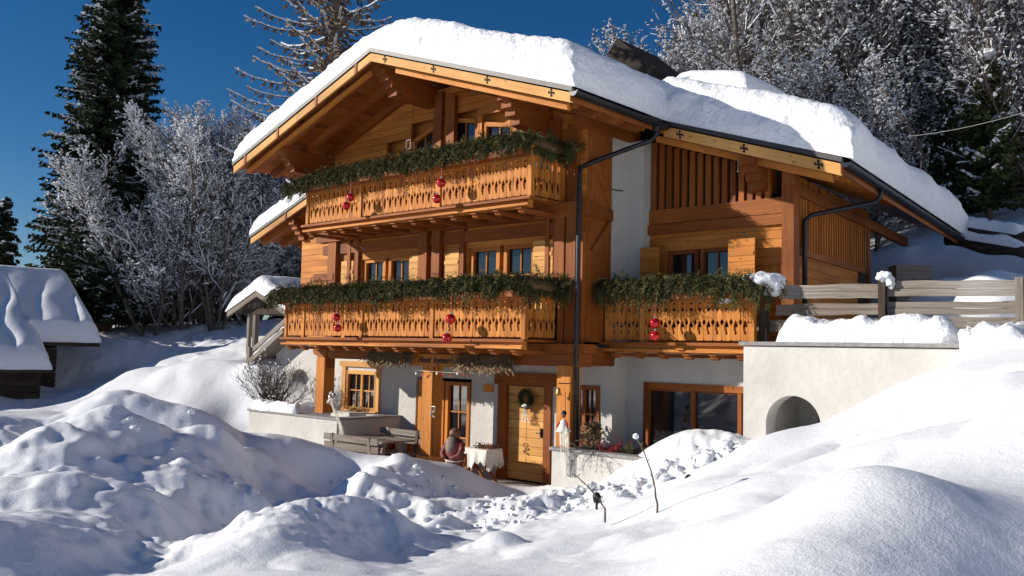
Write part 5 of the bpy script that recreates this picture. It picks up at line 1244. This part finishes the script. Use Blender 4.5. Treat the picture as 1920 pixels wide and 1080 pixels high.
def shed_snow(name, s0, s1, t1, zb, label, amp, ribs, fh=.8):
    nS = int((s1-s0)/.065); nT = 84; rows = []; zt = sa.z
    for j in range(nT+1):
        f = j/nT; row = []
        for i in range(nS+1):
            s = s0+(s1-s0)*i/nS; e = min(1, (s-s0)/.30); ed = math.sin(e*math.pi/2)
            if f < .12: t = -4+4*f/.12; z = und(t, T1, ZB1)+.45; zu = z-.45
            else:
                g = (f-.12)/.88
                if g < .74: t = t1*g/.74*.95; z = zt+(zb+fh-zt)*(g/.74)**.92; zu = und(t, t1, zb)
                else: k = (g-.74)/.26; t = t1*(.95+.05*math.sin(k*math.pi/2)+.012*math.sin(k*math.pi)); z = zb+fh*(1-k); zu = zb
                rib = 0
                if .10 < g < .80:
                    ph = s*1.05-t*.22+.45*mn.noise(Vector((s*.45, t*.5, 3))); env = min(1, (g-.10)/.3)*min(1, (.80-g)/.10); sw_ = (ph % 1.0)
                    rib = ribs*env*((math.sin(min(1, sw_/.72)*math.pi/2) if sw_ < .72 else math.cos((sw_-.72)/.28*math.pi/2))-.6)
                z += rib*ed
            z = zu+(z-zu)*ed
            row.append(Vector(sq_(s-.05*math.sin(ed*math.pi), t, z))+mn.noise_vector(Vector((s*1.5, t*1.5, z)))*amp)
        rows.append(row)
    mb = MB(); mb.grid(rows); return mb.build(name, M['snow'], smooth=True, label=label, cat='roof snow')
shed_snow('roof_snow', .0, 2.1, T1, ZB1, 'short snow block overhanging the open end of the log shed', .02, .12)
shed_snow('roof_snow', 1.8, 16, T2, ZB2, 'deep wind-rippled snow blanket on the log shed roof', .02, .17)
# ------------------------------------------------------------------ trees
def octa(mb, c, r, R):
    c = Vector(c); b = len(mb.v); rx, ry, rz_ = r*R.uniform(.8, 1.3), r*R.uniform(.8, 1.3), r*R.uniform(.6, 1.0)
    mb.v += [tuple(c+Vector(q)) for q in ((rx, 0, 0), (0, ry, 0), (-rx, 0, 0), (0, -ry, 0), (0, 0, rz_), (0, 0, -rz_*.7))]
    for q in ((0, 1, 4), (1, 2, 4), (2, 3, 4), (3, 0, 4), (1, 0, 5), (2, 1, 5), (3, 2, 5), (0, 3, 5)): mb.face([b+k for k in q], [(0, 0)]*3)
def tri_tube(mb, a, c, r0, r1, up=0.0):
    d = (c-a)
    if d.length < 1e-6: return
    d.normalize(); s = d.cross(Vector((0, 0, 1)))
    if s.length < 1e-3: s = Vector((1, 0, 0))
    s.normalize(); u = s.cross(d); b = len(mb.v); o = Vector((0, 0, up))
    for p, r in ((a, r0), (c, r1)):
        for t in (math.pi/2, math.pi*7/6, math.pi*11/6): mb.v.append(tuple(p+o+(s*math.cos(t)+u*math.sin(t))*r))
    for k in range(3): l = (k+1) % 3; mb.face([b+k, b+l, b+3+l, b+3+k], [(0, 0)]*4)
def leafless(seed, H, stems=3, spread=.5, lean=(0, 0), dens=1.0, snow=1.0, tw='twig', r0=.11, lv=4, name='snowy_tree', clump=.045, low=.18):
    R = random.Random(seed); T = MB(); B = MB(); S = MB()
    def br(p, d, L, r, lev):
        ns = 5 if lev < 2 else 3; pts = [p.copy()]; dd = d.copy()
        for i in range(ns):
            dd = (dd+Vector((R.gauss(0, .09), R.gauss(0, .09), R.gauss(.04, .05)+(.04 if lev < 2 else 0)))).normalized(); pts.append(pts[-1]+dd*(L/ns))
        rs = [r*(1-.62*i/ns) for i in range(ns+1)]
        if lev < 2: (T if lev == 0 else B).tube(pts, rs, 7 if lev == 0 else 5, False)
        else:
            for i in range(ns): tri_tube(B, pts[i], pts[i+1], rs[i]+.003, rs[i+1]+.003)
        for i in range(ns):                                   # snow lying on the upper side
            dz = abs((pts[i+1]-pts[i]).normalized().z)
            if lev >= 1 and R.random() < snow*(1.0-.75*dz*dz)*(.55 if lev > 1 else .7): w = .010+.009*R.random()+(rs[i]*.5+.010 if lev < 3 else 0); tri_tube(S, pts[i], pts[i+1], w, w*.85, rs[i]*.7+.010)
        if lev >= 2:
            for i in range(1, ns+1):
                if R.random() < (.30 if lev == 2 else .15)*snow: octa(S, pts[i]+Vector((0, 0, .015)), clump*R.uniform(.5, 1.25), R)
        if lev >= lv: return
        nb = [int(15*dens), int(8*dens), int(6*dens), 3][min(lev, 3)]
        for k in range(nb):
            f = low+(1-low)*(k+R.random())/nb if lev == 0 else .15+.85*(k+R.random())/nb; x = f*ns; i = min(ns-1, int(x)); q = pts[i].lerp(pts[i+1], x-i); ax = (pts[i+1]-pts[i]).normalized()
            a = R.uniform(0, 2*math.pi); pr_ = ax.orthogonal().normalized(); pr_.rotate(Matrix.Rotation(a, 3, ax)); ang = R.uniform(.45, .95)*(1.0 if lev else .95)
            nd = (ax*math.cos(ang)+pr_*math.sin(ang)+Vector((0, 0, .18))).normalized()
            ll = L*(1-.55*f)*R.uniform(.35, .62) if lev == 0 else L*(1-.35*f)*R.uniform(.38, .62)
            br(q, nd, ll, max(.006, rs[i]*.5), lev+1)
    for s in range(stems):
        a = 2*math.pi*s/stems+R.uniform(-.4, .4); d = Vector((math.cos(a)*spread*R.uniform(.4, 1)+lean[0], math.sin(a)*spread*R.uniform(.4, 1)+lean[1], 1)).normalized() if stems > 1 else Vector((lean[0], lean[1], 1)).normalized()
        br(Vector((math.cos(a)*.12, math.sin(a)*.12, -.3)), d, H*R.uniform(.85, 1.05), r0*R.uniform(.75, 1.1), 0)
    return T, B, S, tw, name
def leafless_obj(data, loc, label, group=None, rot=0, sc=1, cat='tree'):
    T, B, S, tw, name = data; t = thing(name, (0, 0, 0), label, cat, group)
    T.build('trunk', M['bark'], t); B.build('crown', M[tw], t); S.build('clinging_snow', M['snow_twig'], t, kind='stuff')
    t.location = loc; t.rotation_euler = (0, 0, rot); t.scale = (sc, sc, sc); return t
def conifer(seed, H, Rb, mat='spruce', snow=.35, gap=.27, nb=9, name='spruce', droop=.45, low=.04, twl=.30, clump=.10, sparse=1.0, trunk='bark_br', top=1.0, snow_sz=1.0):
    R = random.Random(seed); T = MB(); C = MB(); S = MB(); T.tube([(0, 0, -.4), (0, 0, H*.4), (0.03, 0, H*.98)], [.021*H, .014*H, .01], 8, False)
    z = H*low
    while z < H*.985:
        f = z/H; Rz = Rb*((1-f)**.72)*(1 if f > .12 else .75+2*f)*R.uniform(.88, 1.1)+.12
        n = max(4, int(nb*(.55+.6*(1-f))))
        for k in range(n):
            a = 2*math.pi*(k+R.random())/n; L = Rz*R.uniform(.62, 1.12); o = Vector((math.cos(a), math.sin(a), 0)); sd = Vector((-o.y, o.x, 0)); zz = z+R.uniform(-.5, .5)*gap
            ns = max(3, int(L/.22)); hs = R.random() < snow; pts = []
            for i in range(ns+1):
                t = i/ns; pts.append(Vector((o.x*L*t, o.y*L*t, zz+.10*L*t-droop*L*t*t+.20*L*t**4+R.uniform(-.02, .02))))
            for i in range(ns): tri_tube(T, pts[i], pts[i+1], .012+.012*(1-i/ns), .012+.010*(1-(i+1)/ns))
            for i in range(ns):
                t = (i+.5)/ns; p = pts[i].lerp(pts[i+1], .5); wl = twl*(1-.55*t)*(.6+.7*min(1, L))
                for sg in (-1, 1):
                    for _ in range(2 if sparse >= 1 else 1):
                        if R.random() > sparse: continue
                        q = p+Vector((R.uniform(-.06, .06), R.uniform(-.06, .06), R.uniform(-.02, .02))); d = (sd*sg*R.uniform(.5, 1)+o*R.uniform(.2, .9)+Vector((0, 0, R.uniform(-.75, -.05)))).normalized(); e = q+d*wl*R.uniform(.6, 1.2); e2 = q+d*wl*.5+Vector((0, 0, -.05))
                        w = (d.cross(Vector((0, 0, 1))).normalized()*R.uniform(.03, .055)+Vector((0, 0, R.uniform(-.03, .03)))); b = len(C.v); C.v += [tuple(q-w*.5), tuple(q+w*.5), tuple(e2+w), tuple(e), tuple(e2-w)]; C.face([b, b+1, b+2, b+3, b+4], [(0, 0)]*5)
                        h = R.uniform(.06, .17); b = len(C.v); C.v += [tuple(q), tuple(e), tuple(e+Vector((0, 0, -h*.6))), tuple(q+Vector((0, 0, -h)))]; C.face([b, b+1, b+2, b+3], [(0, 0)]*4)
                        if hs and R.random() < .55 or R.random() < snow*.10: octa(S, e2+Vector((0, 0, .02)), clump*R.uniform(.3, .75)*snow_sz, R)
                if hs and i > ns*.25:
                    octa(S, p+Vector((0, 0, .04)), clump*R.uniform(.6, 1.35)*snow_sz, R)
                    w_ = .05*snow_sz*R.uniform(.5, 1.2); tri_tube(S, pts[i], pts[i+1], w_, w_, .03)
        z += gap*R.uniform(.8, 1.2)*(1-.35*f)
    return T, C, S, mat, name, trunk
def conifer_obj(data, loc, label, group=None, rot=0, sc=1):
    T, C, S, mat, name, trunk = data; t = thing(name, (0, 0, 0), label, 'tree', group)
    T.build('trunk', M[trunk], t); C.build('crown', M[mat], t)
    if S.v: S.build('clinging_snow', M['snow_twig'], t, kind='stuff')
    t.location = loc; t.rotation_euler = (0, 0, rot); t.scale = (sc,)*3; return t
def gp(px, d):
    x, y, _z = atd(px, 600, d); return (x, y, gh(x, y)-.15)
ALIKE = {}
ORD = ['first', 'second', 'third', 'fourth', 'fifth', 'sixth', 'seventh', 'eighth', 'ninth', 'tenth', 'eleventh', 'twelfth', 'thirteenth', 'fourteenth', 'fifteenth', 'sixteenth']
def put_copy(o, loc, label, group, rot, sc):
    c = copy_tree(o); c.location = loc; c.rotation_euler = (0, 0, rot); c.scale = sc if hasattr(sc, '__len__') else (sc,)*3; c['label'] = label
    if group: c['group'] = group; ALIKE.setdefault(group, []).append(c)
    elif 'group' in c: del c['group']
    return c
# left side
big = conifer_obj(conifer(11, 21.0, 3.6, snow=.30, gap=.24, nb=15, clump=.10, droop=.30, twl=.42), gp(190, 46), 'huge dark snow-dusted spruce, tallest tree at the left, top cut by the frame')
sp2 = conifer_obj(conifer(12, 6.0, 1.15, snow=.15, gap=.2, nb=8, clump=.08), gp(-4, 55), 'dark spruce at the very left edge beyond the shed roof'); 
q = gp(50, 80); put_copy(sp2, (q[0], q[1], q[2]), 'small distant dark spruce between the left edge and the huge spruce', None, 1, 1.5)
sp2.scale = (1.35,)*3
a = leafless(21, 8.6, 5, .42, (-.05, 0), 1.15, 1.4, clump=.046, r0=.085, low=.12); la = leafless_obj(a, gp(405, 44), 'snow-dusted bare tree with many fanned stems, nearest the stair shelter', rot=.3, sc=1.1)
b = leafless(22, 7.6, 4, .5, (-.12, -.1), 1.15, 1.4, clump=.046, r0=.08, low=.12); lb = leafless_obj(b, gp(340, 44.5), 'snow-dusted bare tree in the middle of the left grove', rot=1.0, sc=1.14)
c = leafless(23, 6.6, 4, .55, (-.15, -.15), 1.15, 1.4, clump=.046, r0=.075, low=.10); lc = leafless_obj(c, gp(285, 44), 'snow-dusted bare tree at the left of the grove before the huge spruce', rot=0, sc=1.1)
for i, (o, px, d, rot, sc) in enumerate(((la, 480, 42, 2.2, .95), (lb, 250, 42, 4.0, .72), (la, 430, 40, 1.2, .9), (lb, 310, 40, 2.6, .85), (lc, 375, 40, 4, 1.1), (lc, 215, 41, 2.0, .55), (la, 545, 43, 4.4, .8), (lc, 330, 43, 1.2, .95), (lb, 430, 45, 5.5, .95), (lc, 120, 46, 3.0, .5), (lb, 590, 46, 1.9, .85), (lc, 455, 39, 5.0, .5), (lc, 240, 40, .9, .42), (la, 380, 43, .7, .8))):
    put_copy(o, gp(px, d+6), 'snow-dusted bare tree in the thicket behind the front grove, left of the chalet', 'bare trees of the left thicket', rot, sc*1.16)
lar = conifer_obj(conifer(31, 19, 4.6, 'larch', snow=.95, gap=.42, nb=9, name='larch', snow_sz=.65, droop=.16, low=.34, twl=.28, clump=.075, sparse=.6, trunk='bark'), gp(606, 30.0), 'tall bare larch with long snow-laden branches rising behind the left roof slope')
for i, (px, d, sc) in enumerate(((90, 50, .8), (130, 48, .7), (310, 50, .95), (380, 49, .9), (455, 50, .95), (530, 50, .9), (590, 50, .9), (240, 48, .9), (170, 50, .7), (345, 47, .8), (420, 47, .8), (270, 46, .7))):
    put_copy(sp2, gp(px, d+6), 'small dark spruce standing low behind the left thicket', 'dark spruces behind the left thicket', i*1.3, sc)
# right-hand forest
f1 = leafless_obj(leafless(41, 13.5, 2, .16, (0, 0), 1.25, .6, r0=.15, low=.10, clump=.078, name='snowy_tree'), gp(1395, 37), 'tall snow-dusted bare tree behind the snow block on the roof', rot=0)
f2 = leafless_obj(leafless(42, 12.5, 3, .22, (.05, 0), 1.2, .6, r0=.12, low=.08, clump=.078), gp(1520, 36), 'tall multi-stemmed snow-dusted tree behind the right wing roof', rot=0)
f3 = leafless_obj(leafless(43, 9.5, 3, .35, (0, 0), 1.2, .6, r0=.09, low=.06, clump=.07), gp(1250, 41), 'bushy snow-dusted tree beside the dark dormer roof', rot=0)
dk_ = conifer_obj(conifer(44, 13, 2.3, 'spruce', snow=.22, gap=.30, nb=9, clump=.10), gp(1700, 44), 'dark spruce of the forest directly above the right end of the roof')
R = random.Random(99)
FG = 'snow-dusted bare trees of the hillside forest'
for px, d, o, sc in ((1330, 39, f3, 1.05), (1440, 41, f1, .95), (1470, 35, f3, .8), (1580, 39, f1, .95), (1620, 35, f2, .85), (1680, 39, f2, .95), (1735, 36, f3, .95), (1790, 41, f1, .95), (1800, 36, f2, .8), (1870, 39, f2, .95), (1930, 38, f1, .9), (1960, 35, f3, 1.0), (1300, 45, f2, .78), (1215, 47, f3, .85), (1370, 44, f2, .9), (1550, 44, f2, 1.0), (1650, 45, f1, 1.0), (1760, 46, f2, 1.0), (1850, 46, f1, 1.0), (1640, 32.5, f3, .62), (1560, 33, f3, .7), (1890, 42, f3, 1.1), (1500, 48, f1, 1.05), (1410, 49, f1, 1.0), (1190, 42, f3, .6), (1710, 42, f3, 1.2)):
    put_copy(o, gp(px, d), 'snow-dusted bare tree among many alike on the hillside right of the roof', FG, R.uniform(0, 6.28), sc*R.uniform(.95, 1.08))
for px, d, sc in ((1350, 52, .8), (1400, 50, .95), (1450, 52, 1.0), (1510, 50, 1.0), (1570, 51, 1.05), (1630, 50, 1.0), (1690, 52, 1.1), (1745, 49, 1.0), (1800, 51, 1.1), (1860, 50, 1.0), (1915, 52, 1.1), (1965, 50, 1.0), (1480, 44, .75), (1600, 42, .8), (1830, 44, .85), (1900, 45, .9), (1770, 43, .75), (1540, 56, 1.1), (1660, 57, 1.1), (1780, 57, 1.2), (1885, 57, 1.2), (1430, 57, 1.0), (1600, 62, 1.3), (1720, 62, 1.3), (1840, 62, 1.3), (1940, 60, 1.3)):
    put_copy(dk_, gp(px, d), 'dark snow-dusted spruce filling the back of the hillside forest', 'dark spruces of the hillside forest', R.uniform(0, 6.28), (sc*1.15, sc*1.15, sc))
gc = conifer_obj(conifer(51, 5.8, 1.7, 'pine_g', snow=.10, gap=.24, nb=9, name='pine', clump=.09, droop=.22, low=.16), gp(1857, 33), 'green conifer with a snow ball on top, in front of the right-hand forest')
q = Vector(gp(1857, 33)); mb = MB(); mb.blob((q.x, q.y, q.z+5.75), .3, 4, .2, (1, 1, .8), 3); mb.build('snow_ball', M['snow_twig'], smooth=True, label='snow ball sitting on the top of the green conifer', cat='snow')
put_copy(gc, gp(1795, 35), 'shorter green conifer left of the snow-capped one', None, 2.0, .9)
for px, d, sc in ((1262, 62, .95), (1300, 64, 1.05), (1330, 60, .9), (1180, 60, .55)):
    put_copy(lar, gp(px, d), 'far brown larch top rising over the forest edge beside the open sky', 'far larches at the forest edge', R.uniform(0, 6), (sc*.5, sc*.5, sc))
a = Vector(atd(1640, 150, 33)); b = Vector(atd(1735, 310, 33)); mb = MB(); mb.tube([b, b.lerp(a, .5)+Vector((.1, 0, .15)), a], [.14, .10, .07], 8); lt_ = mb.build('fallen_trunk', M['bark'], smooth=True, label='long bare trunk leaning diagonally over the right roof, snow along its top', cat='trunk')
mb = MB(); mb.tube([b+Vector((0, 0, .08)), b.lerp(a, .5)+Vector((.1, 0, .25)), a+Vector((0, 0, .05))], [.09, .07, .04], 6); mb.build('clinging_snow', M['snow_twig'], lt_, smooth=True)
mb = MB(); p0, p1 = Vector(atd(1600, 262, 30)), Vector(atd(1990, 190, 27)); mb.tube([p0.lerp(p1, f)+Vector((0, 0, -.25*math.sin(math.pi*f))) for f in np.linspace(0, 1, 12)], .0045, 4); mb.build('overhead_wire', M['rope'], label='thin pale overhead wire crossing in front of the forest', cat='wire')
# log fence and snow banks behind the terrace
def log(pa, pb, da, db_, r, name, label):
    a = Vector(atd(*pa, da)); b = Vector(atd(*pb, db_)); mb = MB(); mb.tube([a.lerp(b, f)+Vector((0, 0, .05*math.sin(f*9))) for f in np.linspace(0, 1, 10)], r, 9); o = mb.build(name, M['grey_dark'], smooth=True, label=label, cat='log')
    snow_mound('log_snow', [a+Vector((0, 0, r*.6)), a.lerp(b, .5)+Vector((0, 0, r*.6)), b+Vector((0, 0, r*.6))], r*2.1, r*1.5, 'snow lying along the '+label.split(' behind')[0], seed=int(pa[0]), amp=.05, step=.12)
log((1775, 450), (1925, 475), 27, 26, .16, 'fence_log', 'lower dark log rail behind the terrace fence'); log((1800, 432), (1925, 452), 27.5, 26.5, .2, 'fence_log', 'upper dark log rail behind the terrace fence')
mb = MB(); c = atd(1850, 520, 19.5); mb.blob((c[0], c[1], c[2]-.55), .95, 5, .12, (1.5, 1.1, .75), 4); mb.build('snow_heap', M['snow'], smooth=True, label='pale snow heap showing above the terrace fence', cat='snow')
c = atd(1705, 515, 23.0); mb = MB(); mb.bar((c[0]-.3, c[1]-.25, c[2]-.3), (c[0]+.3, c[1]+.25, c[2]-.3), .5, 1.0); mb.build('covered_stack', M['grey_wood'], label='dark covered stack in the shade behind the right wing', cat='stack')

WHAT = {'snow-dusted bare trees of the hillside forest': 'snow-dusted bare hillside trees', 'bare trees of the left thicket': 'snow-dusted bare thicket trees', 'dark spruces of the hillside forest': 'dark hillside spruces', 'dark spruces behind the left thicket': 'small dark spruces behind the thicket', 'far larches at the forest edge': 'far brown larches at the forest edge'}
for g_, L_ in ALIKE.items():
    L_.sort(key=lambda o: math.hypot(o.location.x, o.location.y)); n_ = len(L_); rows_ = [L_] if n_ < 6 else ([L_[:n_//2], L_[n_//2:]])
    for ri, row_ in enumerate(rows_):
        row_.sort(key=lambda o: proj(o.location)[0])
        for k_, o_ in enumerate(row_): o_['label'] = ORD[min(k_, 15)]+' from the left of the '+WHAT[g_]+('' if len(rows_) == 1 else (', nearer row' if ri == 0 else ', rear row'))

# loose clods thrown up by shovel and plough
R = random.Random(77); mb = MB()
def clods(px0, px1, py, d0, d1, n, r0, r1):
    for _ in range(n):
        x, y, _z = atd(R.uniform(px0, px1), py, R.uniform(d0, d1)); z = gh(x, y); r = R.uniform(r0, r1)*(1 if R.random() < .8 else 1.7)
        if x < -11 and x > -17 and y > 13.7: continue
        mb.blob((x, y, z+r*.25), r, 2, .3, (R.uniform(.8, 1.3), R.uniform(.8, 1.3), R.uniform(.55, .9)), R.uniform(0, 99))
clods(1060, 1400, 860, 13.2, 15.3, 230, .025, .085); clods(880, 1130, 900, 12.0, 15.5, 60, .015, .045); clods(780, 1010, 930, 11.0, 14, 60, .015, .04); clods(420, 560, 1000, 10.5, 13.5, 40, .015, .045); clods(620, 900, 880, 14.5, 16.8, 35, .015, .04); clods(60, 400, 800, 14, 18, 25, .015, .04)
mb.build('snow_clods', M['snow_rough'], smooth=True, label='loose snow clods scattered over the ploughed heap and the path', kind='stuff')
